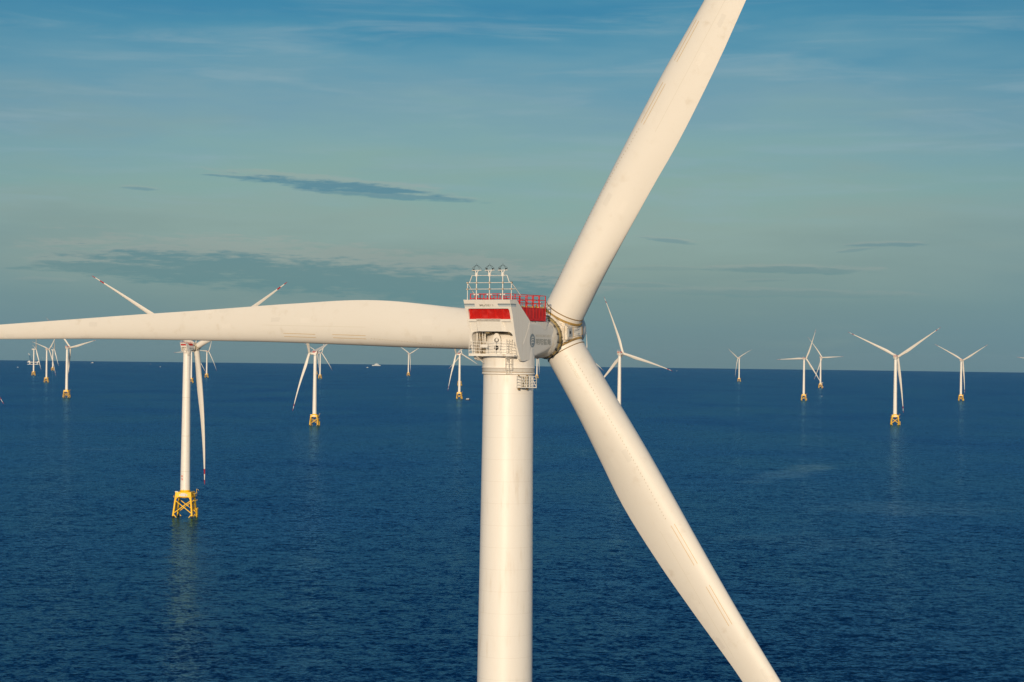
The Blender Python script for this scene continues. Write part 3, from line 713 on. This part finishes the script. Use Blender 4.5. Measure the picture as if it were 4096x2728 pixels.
# ------------------------------------------------------------------ hub in rotor frame (y = shaft, blade 0 along z)
def build_hub(root, full=True):
    hb = MB()
    bm = bmesh.new(); bmesh.ops.create_icosphere(bm, subdivisions=4, radius=2.80)
    vs = []
    for v in bm.verts:
        c = v.co.copy(); c.y *= 1.12; vs.append(c)
    bm.verts.index_update()
    hb.add(vs, [[v.index for v in f.verts] for f in bm.faces], m_cast, True); bm.free()
    Rx = Matrix.Rotation(math.pi/2, 4, 'X')    # lathe axis Z -> -Y
    hb.lathe([(2.3, 3.1), (2.42, 3.0), (2.45, 2.2), (2.45, 1.2)], m_cast, 56, Matrix.Rotation(math.pi/2, 4, 'X'))
    for k in range(3):
        f = Matrix.Rotation(2*math.pi*k/3, 4, 'Y')
        hb.lathe([(2.2, .8), (2.60, 1.3), (2.64, 1.6), (2.64, 2.2), (2.60, 2.24), (2.60, 2.4)], m_cast, 64, f)
    hub = hb.build('hub', root)
    for k in range(3):
        f = Matrix.Rotation(2*math.pi*k/3, 4, 'Y'); g = MB()
        g.lathe([(2.5, 2.36), (2.70, 2.38), (2.70, 2.56), (2.5, 2.6)], m_gold, 72, f)
        if full:
            for i in range(90):
                a = 2*math.pi*i/90
                g.tube(f @ Vector((2.69*math.cos(a), 2.69*math.sin(a), 2.33)), f @ Vector((2.69*math.cos(a), 2.69*math.sin(a), 2.62)), .038, m_ring if i % 2 else m_gold, 4, caps=False)
        g.build('pitch_bearing', hub)
        if full:
            g = MB(); g.lathe([(2.66, 1.80), (2.75, 1.81), (2.75, 1.90), (2.66, 1.91)], m_shell, 64, f)
            g.lathe([(2.64, 2.1), (2.66, 2.12), (2.64, 2.15)], m_rust, 64, f); g.build('collar', hub)
    # nose drum
    ns = MB()
    ns.lathe([(2.05, -2.7), (2.05, -3.0), (1.75, -3.05), (1.75, -3.35)], m_dark, 48, Rx)  # dark band paints the shade in the gap behind the nose
    ns.lathe([(1.9, -3.3), (2.32, -3.32), (2.42, -3.6), (2.42, -4.2), (2.25, -4.6), (1.6, -4.9), (0, -5.0)], m_nose, 48, Rx)
    for k in range(3):
        a = 2*math.pi*(k+.0)/3
    ns.build('nose_cap', hub)
    for k in range(3):
        f = Matrix.Rotation(2*math.pi*k/3 + math.pi/3, 4, 'Y'); h = MB()     # hatch faces between two blades
        fb = f @ Matrix.Translation((0, -1.95, 2.98))
        wb = MB(); wb.box(f @ Vector((0, -.6, 2.72)), (2.3, 4.6, .9), m_cast, f.to_3x3(), bev=.28); wb.build('web_plate', hub)
        h.lathe([(.74, -.12), (.74, .16), (.62, .17)], m_cast, 24, fb)
        bb = [fb @ Vector(v) for v in ((-.52, -.5, .16), (.52, -.5, .16), (.52, .5, .16), (-.52, .5, .16), (-.5, -.48, .3), (.5, -.48, .3), (.5, .48, .3), (-.5, .48, .3))]
        h.add(bb, [[4, 5, 6, 7], [0, 1, 5, 4], [1, 2, 6, 5], [2, 3, 7, 6], [3, 0, 4, 7]], m_plate)
        h.tube(fb @ Vector((0, 0, .28)), fb @ Vector((0, 0, .315)), .2, m_black, 20)  # black disc paints the shade of the hatch hole
        for s in (-1, 1): h.box(fb @ Vector((s*.62, 0, .2)), (.07, .07, .07), m_steel)
        for s in (-1, 1):
            h.tube(fb @ Vector((s*.66, -.6, .2)), fb @ Vector((s*.66, .6, .2)), .06, m_steel, 8)
        h.build('hatch', hub)
        if full:
            yl = MB()
            def onhub(x, y): return f @ Vector((x, y, 3.18))
            for tri in ([(.1, .62), (.72, .62), (1.0, 1.9), (.15, 1.9)],):
                pass
            q = [(-.92, -.95), (.92, -.95), (.5, 1.55), (-.5, 1.55), (-.92, -.95)]
            for a_, b_ in zip(q, q[1:]):
                yl.path([onhub(a_[0]+(b_[0]-a_[0])*t/6, a_[1]+(b_[1]-a_[1])*t/6) for t in range(7)], .035, m_goldline, 5)
            for s in ():
                q = [(s*.25, -1.2), (s*.8, -1.2), (s*.8, -1.45)]
                for a_, b_ in zip(q, q[1:]):
                    yl.path([onhub(a_[0]+(b_[0]-a_[0])*t/6, a_[1]+(b_[1]-a_[1])*t/6) for t in range(7)], .035, m_goldline, 5)
            yl.build('yellow_outline', hub)
    return hub

# ------------------------------------------------------------------ tower and jacket
def build_tower(root, full=True):
    tw = MB(); prof = []
    zs = [23.3, 39.3, 39.42, 69.9, 70.02, 103.0, 103.12, 139.5, 141.1]
    rad = lambda z: interp([(23.3, 4.15), (104, 3.38), (139.8, 3.07), (142, 3.07)], z)
    tw.lathe([(rad(z), z) for z in (23.3, 30, 39.3)], m_tower, 96)
    for a, b_ in ((39.3, 69.9), (69.9, 103.0), (103.0, 141.2)):
        n = 8; tw.lathe([(rad(a+(b_-a)*i/n), a+(b_-a)*i/n) for i in range(n+1)], m_tower, 96)
    for z in (39.3, 69.9, 103.0):
        tw.lathe([(rad(z)+.0, z-.16), (rad(z)+.03, z-.14), (rad(z)+.03, z+.14), (rad(z), z+.16)], m_seam, 96)
    t = tw.build('tower', root)
    fl = MB()
    fl.lathe([(3.05, 141.15), (3.24, 141.2), (3.24, 141.42), (3.18, 141.44), (3.18, 141.5), (3.22, 141.52), (3.22, 141.95), (3.27, 141.97), (3.27, 142.06), (3.1, 142.1)], m_tower, 96)
    fl.lathe([(3.245, 141.19), (3.255, 141.2), (3.245, 141.22)], m_rust, 96)
    fl.lathe([(3.185, 141.43), (3.2, 141.47), (3.185, 141.51)], m_rust, 96)
    fl.lathe([(3.225, 141.93), (3.24, 141.955), (3.225, 141.98)], m_rust, 96)
    fl.build('yaw_flange', t)
    # side basket
    bk = MB(); th = R(38) + .502
    # direction outwards in the nacelle frame is turned to the world frame by the caller (basket stays with the tower)
    ou = Vector((math.sin(R(38)), -math.cos(R(38)), 0)); tg = Vector((math.cos(R(38)), math.sin(R(38)), 0))
    C0 = ou*3.62
    def pt(a, b_, z): return C0 + tg*a + ou*b_ + Vector((0, 0, z))
    wd, dp = 1.15, .48
    for a in (-wd, -.35, 0.05, .6, wd):
        bk.tube(pt(a, dp, 139.6), pt(a, dp, 141.0), .045, m_steel, 6)
    for b_ in (-dp, dp):
        for a in (-wd, wd): bk.tube(pt(a, b_, 139.6), pt(a, b_, 141.0), .045, m_steel, 6)
    for z in (139.65, 139.98, 140.32, 140.66, 141.0):
        bk.path([pt(-wd, -dp, z), pt(-wd, dp, z), pt(wd, dp, z), pt(wd, -dp, z)], .035 if z > 139.7 else .07, m_steel, 6)
    bk.path([pt(-wd, dp, 140.95), pt(-.35, dp, 139.7)], .04, m_steel); bk.path([pt(.35, dp, 140.95), pt(wd, dp, 139.7)], .04, m_steel)
    for a, b_ in ((-wd, dp),): pass
    vs = [pt(-wd, -dp, 139.6), pt(wd, -dp, 139.6), pt(wd, dp, 139.6), pt(-wd, dp, 139.6)]
    bk.add([v for v in vs] + [v+Vector((0, 0, .08)) for v in vs], [[0, 1, 2, 3], [4, 5, 6, 7], [0, 1, 5, 4], [1, 2, 6, 5], [2, 3, 7, 6], [3, 0, 4, 7]], m_steel)
    for a in (-.3, .1, .4): bk.tube(pt(a, -.3, 139.7), pt(a, -.3, 140.95), .06, m_inner, 6)
    for a in (-1.0, .3):
        bk.tube(pt(a, -.35, 139.45), pt(a, -.15, 139.45), .13, m_rust, 8); bk.tube(pt(a, -.35, 141.1), pt(a, -.1, 141.0), .09, m_rust, 8)
    bk.build('side_basket', t)
    # red characters low on the tower
    lt = MB()
    for row, z0 in (('明阳', 34.2), ('智能', 31.7)):
        vs, fs = fit_text(row, 2.1, 1.75, offset=.03)
        out = []
        for x, z in vs:
            zz = z0+z; rr = rad(zz)+.03; ang = (x-2.35)/rr*1.0
            ang = ang-.28; out.append((rr*math.sin(ang), -rr*math.cos(ang), zz))
        lt.add(out, fs, m_redtext)
    lt.build('red_characters', t)
    return t
def build_jacket(root):
    jk = MB(); H, B, T_ = 0, 8.3, 6.05
    def leg(sx, sy, z): k = (z)/21.5; h = B+(T_-B)*k; return Vector((sx*h, sy*h, z))
    cor = [(-1, -1), (1, -1), (1, 1), (-1, 1)]
    jk.lathe([(4.15, 16.6), (4.15, 22.3), (4.25, 22.5), (4.3, 23.3), (3.9, 23.32)], m_yel, 48)
    for i in range(4):
        a, b_ = cor[i], cor[(i+1) % 4]
        for za, zb in ((3.4, 14.6),):
            jk.tube(leg(*a, za), leg(*b_, zb), .40, m_yel, 10); jk.tube(leg(*b_, za), leg(*a, zb), .40, m_yel, 10)
        # lower braces running down into the water
        for p, q in ((a, b_), (b_, a)):
            P0 = leg(*p, 3.0); Q = leg(*q, 3.0); D = P0.lerp(Q, .42); D.z = -5.0; jk.tube(P0, D, .38, m_yel, 10)
        # deck girder with curved brackets
        pa, pb = leg(*a, 17.3), leg(*b_, 17.3); d = (pb-pa); L_ = d.length; d.normalize()
        rot = Matrix((d, Vector((-d.y, d.x, 0)), Vector((0, 0, 1)))).transposed()
        jk.box((pa+pb)/2 + Vector((0, 0, 2.1)), (L_, .8, 4.2), m_yel, rot)
        for s, P0 in ((1, pa), (-1, pb)):
            jk.add([P0+d*s*.6+Vector((0, 0, .1)), P0+d*s*2.6+Vector((0, 0, .1)), P0+d*s*1.3+Vector((0, 0, -.7)), P0+d*s*.7+Vector((0, 0, -2.2))], [[0, 1, 2, 3]], m_yel)
        jk.box((pa+pb)/2 + Vector((0, 0, .25)) + Vector((d.y, -d.x, 0))*.9, (L_+2.6, 1.5, .22), m_yel, rot)
        # railing on the ledge
        e0 = pa + Vector((d.y, -d.x, 0))*1.6 - d*1.2 + Vector((0, 0, .35)); e1 = pb + Vector((d.y, -d.x, 0))*1.6 + d*1.2 + Vector((0, 0, .35))
        if i != 0:
            for z in (.6, 1.2): jk.tube(e0+Vector((0, 0, z)), e1+Vector((0, 0, z)), .05, m_yel, 4)
            for k in range(8): pp = e0.lerp(e1, k/7); jk.tube(pp, pp+Vector((0, 0, 1.2)), .05, m_yel, 4)
    jk.box((0, 0, 21.6), (12.6, 12.6, .2), m_yel)
    jac = jk.build('jacket_foundation', root)
    for c in cor:
        lg = MB(); lg.tube(leg(*c, -8), leg(*c, 1.3), .86, m_growth, 16); lg.tube(leg(*c, 1.3), leg(*c, 21.7), .80, m_yel, 16); lg.build('leg', jac)
    cb = MB(); cb.box((.2, -6.95, 19.5), (4.2, 1.5, 2.6), m_boatw, bev=.1); cb.box((3.1, -6.95, 19.3), (1.4, 1.4, 1.9), m_boatw, bev=.3); cb.box((-2.6, -6.95, 19.2), (1.4, 1.2, 1.4), m_boatw, bev=.2); cb.build('deck_cabinet', jac); cb = MB()
    cb.box((-5.9, -5.6, 21.9), (2.6, 1.6, .9), m_boatw, bev=.05); cb.build('switch_box', jac); cb = MB(); cb.tube((0, -6, 22.0), (0, -6, 24.2), .06, m_black, 5)
    cb.build('antenna', jac)
    bl = MB()
    # stairs, ladders and boat landing on the right-hand side
    for (x, y) in ((8.2, -3.5), (9.0, 1.5)):
        for k in (-.45, .45):
            bl.tube((x-1.2, y+k, 20.5), (x+.6, y+k, .2), .09, m_yel, 5)
        for i in range(16):
            z = 1+i*1.2; xx = x+.6-1.8*z/20.5; bl.tube((xx, y-.45, z), (xx, y+.45, z), .05, m_yel, 4)
    for z, x in ((14.2, 9.3), (6.2, 10.0), (20.2, 8.8)):
        bl.box((x, -.5, z), (2.0, 5.4, .2), m_yel)
        for k in range(6): bl.tube((x+1, -3.2+5.4*k/5, z), (x+1, -3.2+5.4*k/5, z+1.2), .05, m_yel, 4)
        bl.tube((x+1, -3.2, z+1.2), (x+1, 2.2, z+1.2), .05, m_yel, 4)
    for y in (-2.6, .8): bl.tube((10.9, y, -2), (10.9, y, 8.0), .28, m_yel, 8); bl.tube((10.9, y, 7.0), (7.9, y, 7.0), .2, m_yel, 6); bl.tube((10.9, y, 1.8), (8.4, y, 1.8), .2, m_yel, 6)
    bl.tube((9.2, 3, 20.5), (9.2, 3, 24), .18, m_yel, 6); bl.tube((9.2, 3, 24), (11.6, 1.5, 23), .12, m_yel, 6)
    bl.build('boat_landing', jac)
    return jac

# ------------------------------------------------------------------ turbines
def rotor_matrix(tilt, o, phi, hz):
    """matrix from the rotor frame to the nacelle frame"""
    return Matrix.Translation((0, o*math.cos(tilt), hz)) @ Matrix.Rotation(tilt, 4, 'X') @ Matrix.Rotation(phi, 4, 'Y')
def place_rotor(hub, blades, yaw, tilt, o, phi, hz, pitch=0.0):
    yawm = Matrix.Rotation(-yaw, 4, 'Z'); m = yawm @ rotor_matrix(tilt, o, phi, hz)
    hub.matrix_local = m
    for k, b in enumerate(blades): b.matrix_local = m @ Matrix.Rotation(2*math.pi*k/3, 4, 'Y') @ Matrix.Rotation(pitch, 4, 'Z')
GROUP = 'offshore wind turbines of the wind farm'
# nearest turbine, all details
root = empty('wind_turbine', (-.396, 244.612, sea_z(-.396, 244.6)))
tag(root, 'huge white wind turbine close in front, its rear and red grille facing the viewer', 'wind turbine', GROUP)
YAW0, PHI0, TILT0 = .502, .53, .088
nac0 = build_nacelle(root); nac0.rotation_euler = (0, 0, -YAW0)
tow0 = build_tower(root); tow0.rotation_euler = (0, 0, 0)
jac0 = build_jacket(root); jac0.rotation_euler = (0, 0, R(-5))
hub0 = build_hub(root)
bls = []
for (LE, TE), lt in zip(MAINB, ('up', 'low', 'left')):
    b, P, onq = blade_mesh('blade', LE, TE, MAIN_W, 56, False, root)
    blade_marks(b, P, onq, LE, lt)
    rr = MB(); rr.lathe([(2.565, 3.02), (2.62, 3.03), (2.62, 3.13), (2.565, 3.14)], m_rust, 72, Matrix.Translation((0, .15, 0))); rr.build('root_ring', b)
    bls.append(b)
place_rotor(hub0, bls, YAW0, TILT0, 12.14, PHI0, 141.987+3.636+12.14*math.sin(TILT0))

# the far turbines: copies of one template
blade_t, _, _ = blade_mesh('blade', GLE, GTE, GEN_W, 24, True, None)
def copy_part(o, parent, deep):
    c = o.copy(); COL.objects.link(c); c.parent = parent
    if deep:
        for ch in o.children: copy_part(ch, c, deep)
    return c
def far_turbine(label, X_, Y_, yaw, phi, s, tilt=.202, deep=0, boxy=False, jyaw=-5, pitch=0.0):
    r_ = empty('wind_turbine', (X_, Y_, sea_z(X_, Y_))); r_.scale = (s, s, s); tag(r_, label, 'wind turbine', GROUP)
    kz = .9863
    t = copy_part(tow0, r_, deep > 1); t.scale = (1, 1, kz)
    j = copy_part(jac0, r_, True); j.rotation_euler = (0, 0, R(jyaw)); j.scale = (1, 1, kz)
    if boxy: n = copy_part(box_nac, r_, False)
    else:
        n = copy_part(nac0, r_, False)
        keep = ('rear_grille', 'guard_cage', 'yaw_section', 'shaft_housing', 'service_platform', 'weather_mast') if deep < 2 else None
        for ch in nac0.children:
            if keep is None or ch.name.split('.')[0] in keep: copy_part(ch, n, False)
    n.rotation_euler = (0, 0, -yaw); n.location = (0, 0, -1.95)
    h = copy_part(hub0, r_, deep > 1); bl = [copy_part(blade_t, r_, False) for _ in range(3)]
    if deep > 1:
        for b in bl: copy_part(ring_t, b, False)
    o = 12.7
    place_rotor(h, bl, yaw, tilt, o, phi, 141.987+13.43*math.sin(tilt), pitch)
    return r_
bpy.context.view_layer.update()
ring_t = None
_rr = MB(); _rr.lathe([(2.565, 3.02), (2.62, 3.03), (2.62, 3.13), (2.565, 3.14)], m_rust, 48, Matrix.Translation((0, .15, 0))); ring_t = _rr.build('root_ring', blade_t)
# older boxy nacelle
bn = MB()
bn.box((0, -4.2, 147.2), (6.0, 15.5, 4.8), m_shell, bev=.5); bn.box((0, -6.8, 144.0), (4.6, 4.4, 2.6), m_shell, bev=.5)
bn.lathe([(2.4, 3.0), (2.4, 9.2)], m_cast, 32, Matrix.Translation((0, 0, 146.3)) @ Matrix.Rotation(-math.pi/2, 4, 'X')); bn.box((3.02, -4.6, 147.4), (.06, 9.0, .9), m_grey)
bn.lathe([(3.2, 142), (3.2, 144.9)], m_shell, 40)
box_nac = bn.build('nacelle', None)

D = math.radians
FAR = [
 ('second nearest turbine, left of centre, its tower foot on a bright yellow jacket', -280, 1716, 29.3, 62.0, 1.011, 2, False),
 ('white turbine at right with a V of two blades, largest yellow jacket on that side', 833, 4322, 32.2, 57.0, 1.021, 1, False),
 ('rightmost complete white turbine, V of two blades and third blade down', 1581, 7005, 38.6, 60.3, .983, 1, False),
 ('small distant turbine with curved right blade, standing alone right of centre', 1380, 12080, -37.6, 61.5, .984, 1, False),
 ('white turbine with one blade pointing level to the left, crossing blades with its neighbour', 988, 6730, 42.5, 28.2, .98, 1, False),
 ('white turbine with one blade pointing level to the right, behind a crossing blade', 1504, 9695, 40.8, 86.9, 1.03, 1, False),
 ('tall white turbine just right of the big lower blade, its foot hidden by it', 221, 4081, 36.3, 106.1, 1.022, 1, False),
 ('small distant turbine under the middle of the big left blade, third blade down', -684, 13185, 35.1, 63.8, 1.005, 0, False),
 ('white turbine at far left with one long blade level to the right', -1318, 5901, 35.3, 78.4, 1.024, 1, False),
 ('white turbine at far left whose blade points up left beside the crane platform', -2014, 8623, 41.1, 47.7, .984, 1, False),
 ('distant turbine mostly hidden behind the tower and blade of the second nearest one', -1442, 8965, 34.9, 26.9, .985, 1, False),
 ('small distant turbine just right of the hanging blade of the second nearest one', -1672, 10918, 45.1, 34.1, .991, 1, False),
 ('distant turbine just right of the left-facing one, its blade pointing down right', -1072, 11142, 37.3, 25.4, .988, 1, False),
 ('left-facing turbine near the big nacelle, with a dark workboat at its foot', -166, 6345, -70.9, 67.5, .986, 1, False),
 ('distant turbine behind the left-facing one beside the big nacelle', -237, 9090, 45.4, 114.9, .995, 1, False),
 ('left-facing turbine with a long blade hanging down left over the sea', -384, 3889, -70.0, 75.6, .975, 1, False),
 ('distant turbine almost hidden behind the tower of the left-facing one', -1316, 13391, 35.1, 61.0, 1.031, 0, False),
 ('older turbine with long boxy nacelle, in front of the blue crane platform', None, None, 0, 46, 1.0, 0, True),
 ('smallest older turbine with boxy nacelle, behind the up left pointing blade', None, None, 0, 45, 1.0, 0, True),
 ('distant turbine whose tower shows between the big tower and the lower blade', None, None, 0, 62, 1.0, 0, False),
 ('turbine behind the big right-hand blades, only a blade tip above the hub showing', None, None, 0, 8, 1.0, 0, False),
 ('turbine beyond the right edge, only its left blade reaching into the picture', None, None, 0, 38, 1.0, 0, False),
 ('turbine beyond the left edge, only its red blade tip reaching into the picture', None, None, 0, 22, 1.0, 0, False)]
def azdir(px): return math.atan((px-2048)/7964)
EXTRA = {17: (136.3, 11300, 80), 18: (212.2, 14300, 80), 19: (2149, 12600, 36), 20: (2341, 9600, 34), 21: (4158, 8740, 36), 22: (-166, 3450, 40)}
for i, (lab, x, y, yaw, phi, s, deep, boxy) in enumerate(FAR):
    if x is None:
        px, dist, rel = EXTRA[i]; a = azdir(px); x, y = dist*math.sin(a), dist*math.cos(a); yaw = rel + math.degrees(a)
    far_turbine(lab, x, y, D(yaw), D(phi), s, deep=deep, boxy=boxy, pitch=R(-75) if (-75 < yaw < -60 or boxy) else 0.0)
bpy.data.objects.remove(box_nac); bpy.data.objects.remove(ring_t); bpy.data.objects.remove(blade_t)

# ------------------------------------------------------------------ vessels
def hull(mb, Lh, B, D_, mat, top=None):
    n = 14; vs = []; fs = []
    for i in range(n+1):
        t = i/n; x = (t-.5)*Lh; wdt = B/2*(1-max(0, (t-.6)/.4)**2.2)*(.85 if i == 0 else 1); sh = D_*(1+.5*max(0, t-.4)**2*2)
        vs += [(x, -wdt, sh), (x, -wdt*.7, -.8), (x, wdt*.7, -.8), (x, wdt, sh)]
    for i in range(n):
        a = 4*i; fs += [[a, a+4, a+5, a+1], [a+1, a+5, a+6, a+2], [a+2, a+6, a+7, a+3], [a+3, a+7, a+4, a]]
    fs += [[0, 1, 2, 3]]
    mb.add(vs, fs, mat)
FOAM, ft, fb_ = newmat('foam'); fb_.inputs['Base Color'].default_value = (.62, .66, .68, 1); fb_.inputs['Roughness'].default_value = .9
_n = ft.nodes.new('ShaderNodeTexNoise'); _n.inputs['Scale'].default_value = .35; _n.inputs['Detail'].default_value = 6
_t = ft.nodes.new('ShaderNodeTexCoord'); ft.links.new(_t.outputs['Object'], _n.inputs[0]); ft.links.new(smooth(_n.outputs[0], .42, .6, ft), fb_.inputs['Alpha'])
def boat(name, label, px, py, length, kind, wake=0, flip=False, heading=0):
    p, dist = sea_point(px, py); length *= dist/7964; wake *= dist/7964; r_ = empty(name, p, math.pi*flip + heading); tag(r_, label, 'boat', 'boats at work among the turbines')
    L_ = length; hm = MB()
    if kind == 'work':
        hull(hm, L_, L_*.28, L_*.15, m_hull); hm.box((-L_*.1, 0, L_*.06), (L_*.7, L_*.285, L_*.035), m_hullred); hm.build('hull', r_)
        s = MB(); s.box((-L_*.05, 0, L_*.17), (L_*.62, L_*.2, L_*.12), m_boatw, bev=.2); s.box((L_*.1, 0, L_*.27), (L_*.28, L_*.18, L_*.1), m_boatw, bev=.2)
        s.box((L_*.12, 0, L_*.275), (L_*.285, L_*.184, L_*.03), m_black); s.box((-L_*.22, 0, L_*.25), (L_*.1, L_*.12, L_*.1), m_boatw, bev=.1); s.build('superstructure', r_)
        t = MB(); t.tube((L_*.02, 0, L_*.3), (L_*.02, 0, L_*.48), L_*.012, m_boatw); t.tube((-L_*.3, 0, L_*.1), (-L_*.2, 0, L_*.34), L_*.012, m_boatw); t.build('mast', r_)
    elif kind == 'ship':
        hull(hm, L_, L_*.17, L_*.09, m_nose); hm.build('hull', r_)  # hull and decks greyed, distance haze is put into their colour
        s = MB()
        for k, (a, b_) in enumerate(((.62, 0), (.48, .01), (.34, .02))): s.box((-L_*.05+L_*b_, 0, L_*(.115+.055*k)), (L_*a, L_*.13, L_*.045), m_nose, bev=.2)
        for k in range(2): s.box((-L_*.05, 0, L_*(.115+.055*k)), (L_*(.55-.1*k), L_*.134, L_*.015), m_greyb)
        s.build('superstructure', r_); t = MB(); t.tube((0, 0, L_*.24), (0, 0, L_*.36), L_*.01, m_boatw); t.tube((-L_*.1, 0, L_*.24), (-L_*.12, 0, L_*.31), L_*.02, m_greyb); t.build('mast', r_)
    else:
        hull(hm, L_, L_*.3, L_*.11, m_boatw); hm.build('hull', r_)
        s = MB(); s.box((L_*.02, 0, L_*.2), (L_*.36, L_*.22, L_*.16), m_boatw, bev=.15); s.box((L_*.04, 0, L_*.22), (L_*.365, L_*.224, L_*.05), m_black); s.build('cabin', r_)
        t = MB(); t.tube((-L_*.05, 0, L_*.26), (-L_*.05, 0, L_*.46), L_*.015, m_boatw); t.build('mast', r_)
    if wake:
        wk = MB(); n = 20; vs = []; fs = []
        for i in range(n+1):
            t = i/n; hw = L_*.14+wake*.05*t; xx = -L_*.4-wake*t
            vs += [(xx, -hw, .12), (xx, hw, .12)]
            if i: fs.append([2*i-2, 2*i-1, 2*i+1, 2*i])
        wk.add(vs, fs, FOAM)
        # spray thrown up by the stern and bow
        for i in range(26):
            a = random.uniform(-.5, .5)*L_; rr = random.uniform(.04, .10)*L_; s_ = random.choice((-1, 1))
            wk.tube((a, s_*L_*.2, .1), (a+random.uniform(-.6, .2), s_*L_*.24, rr), rr*.6, FOAM, 6, rr*.2)
        wk.build('wake', r_)
    return r_
boat('fishing_boat', 'small white fishing boat at far left, left of the crane platform', 71, 1469.5, 6.5, 'small')
boat('crew_boat', 'fast white boat throwing spray just under the horizon at left', 369, 1452, 11, 'small', 60)
boat('fishing_boat', 'small boat showing right of the tower of the far left turbine', 275.8, 1485, 5, 'small')
boat('fishing_boat', 'small white boat alone on the open water left of the second nearest turbine', 641, 1467.5, 5.5, 'small')
boat('fishing_boat', 'tiny white boat close under the horizon left of centre', 602.5, 1456.5, 2.2, 'small')
boat('crew_boat', 'white speedboat with wake, left of the pale ship on the horizon', 1470, 1470.8, 9, 'small', 16, True)
boat('supply_ship', 'pale grey ship with stepped decks on the horizon, left of centre', 1505, 1463.4, 34, 'ship', 0, True)
boat('workboat', 'dark hulled workboat with white decks beside a yellow jacket, near the big nacelle', 1871, 1600, 20, 'work', 0)
boat('fishing_boat', 'small white boat right of the tip of the blade pointing down right', 2707.5, 1484.2, 4.5, 'small')
boat('fishing_boat', 'white boat peeping out right of the tower of the level-bladed turbine', 3288, 1531.5, 9, 'small')
boat('crew_boat', 'small boat drawing a thin wake below the turbines with crossing blades', 3287, 1585, 5, 'small', 38)
boat('fishing_boat', 'tiny boat far off, right of the turbines with crossing blades', 3297.6, 1494.8, 2.6, 'small')

# crane platform near the horizon at far left
p, dist = sea_point(138, 1458)
mpp = dist/7964
cp = empty('crane_platform', p); tag(cp, 'blue and white floating crane platform near the horizon at far left', 'crane platform')
def S(v): return v*mpp
dk = MB(); dk.box((S(-4), 0, S(9.3)), (S(44), S(20), S(2.2)), m_boatw, bev=S(.2)); dk.box((S(16), 0, S(10.6)), (S(8), S(12), S(3.4)), m_boatw, bev=S(.3)); dk.box((S(-20), 0, S(12)), (S(5.5), S(8), S(5)), m_boatw, bev=S(.5)); dk.build('deck', cp)
for sx in (-17, 12):
    lgm = MB()
    for sy in (-7, 7): lgm.tube((S(sx), S(sy), S(-1)), (S(sx+1.5), S(sy), S(8.4)), S(2.8), m_nose, 12)
    lgm.build('leg', cp)
pn = MB(); pn.box((S(-4), S(-7), S(.4)), (S(44), S(4.5), S(2.4)), m_nose, bev=S(.4)); pn.box((S(-4), S(7), S(.4)), (S(44), S(4.5), S(2.4)), m_nose, bev=S(.4)); pn.build('pontoon', cp)
c1_ = MB()
def truss(mb, a, b_, wd, mat, seg=6, r_=.42):
    a = Vector(a); b_ = Vector(b_)
    for o_ in (-1, 1): mb.tube(a+Vector((S(wd*o_), 0, 0)), b_+Vector((S(wd*o_*.5), 0, 0)), S(r_), mat, 5)
    for i in range(seg):
        t0, t1 = i/seg, (i+1)/seg; w0, w1 = wd*(1-.5*t0), wd*(1-.5*t1); s_ = 1 if i % 2 else -1
        mb.tube(a.lerp(b_, t0)+Vector((S(w0*s_), 0, 0)), a.lerp(b_, t1)+Vector((S(-w1*s_), 0, 0)), S(r_*.7), mat, 4)
truss(c1_, (S(-19), 0, S(14)), (S(-20), 0, S(36)), 1.6, m_navy); truss(c1_, (S(-14.5), 0, S(12)), (S(-19.5), 0, S(36)), 1.2, m_navy)
truss(c1_, (S(-9), 0, S(11)), (S(-9), 0, S(30)), 1.1, m_navy); truss(c1_, (S(-10), 0, S(14)), (S(-18), 0, S(33)), .8, m_navy); c1_.tube((S(-19.5), 0, S(35)), (S(-9), 0, S(30)), S(.2), m_navy, 5)
c1_.build('main_crane', cp)
jb = MB(); truss(jb, (S(-19.5), 0, S(36)), (S(-24), 0, S(44)), 1.6, m_boatw, 4, .5); jb.build('jib_head', cp)
c2_ = MB(); truss(c2_, (S(19), 0, S(12)), (S(30), 0, S(25)), .6, m_navy, 6, .2); c2_.tube((S(18), 0, S(11)), (S(17.5), 0, S(18)), S(.4), m_navy, 6); c2_.box((S(31), 0, S(25.5)), (S(2.4), S(1), S(.8)), m_boatw); c2_.build('deck_crane', cp)
# ------------------------------------------------------------------ haze
hz, ht, hb_ = newmat('haze_air'); ht.nodes.remove(hb_)
pv = ht.nodes.new('ShaderNodeVolumePrincipled'); pv.inputs['Color'].default_value = (.50, .76, .90, 1); pv.inputs['Density'].default_value = 3e-6; pv.inputs['Anisotropy'].default_value = 0
ht.links.new(pv.outputs[0], [n for n in ht.nodes if n.type == 'OUTPUT_MATERIAL'][0].inputs['Volume'])
HZ = True
if HZ:
    hm = MB(); zb, zt = -270.0, 282.0; e = 64000
    hm.box((0, 0, (zb+zt)/2), (2*e, 2*e, zt-zb), hz); ho = hm.build('haze'); ho['kind'] = 'stuff'
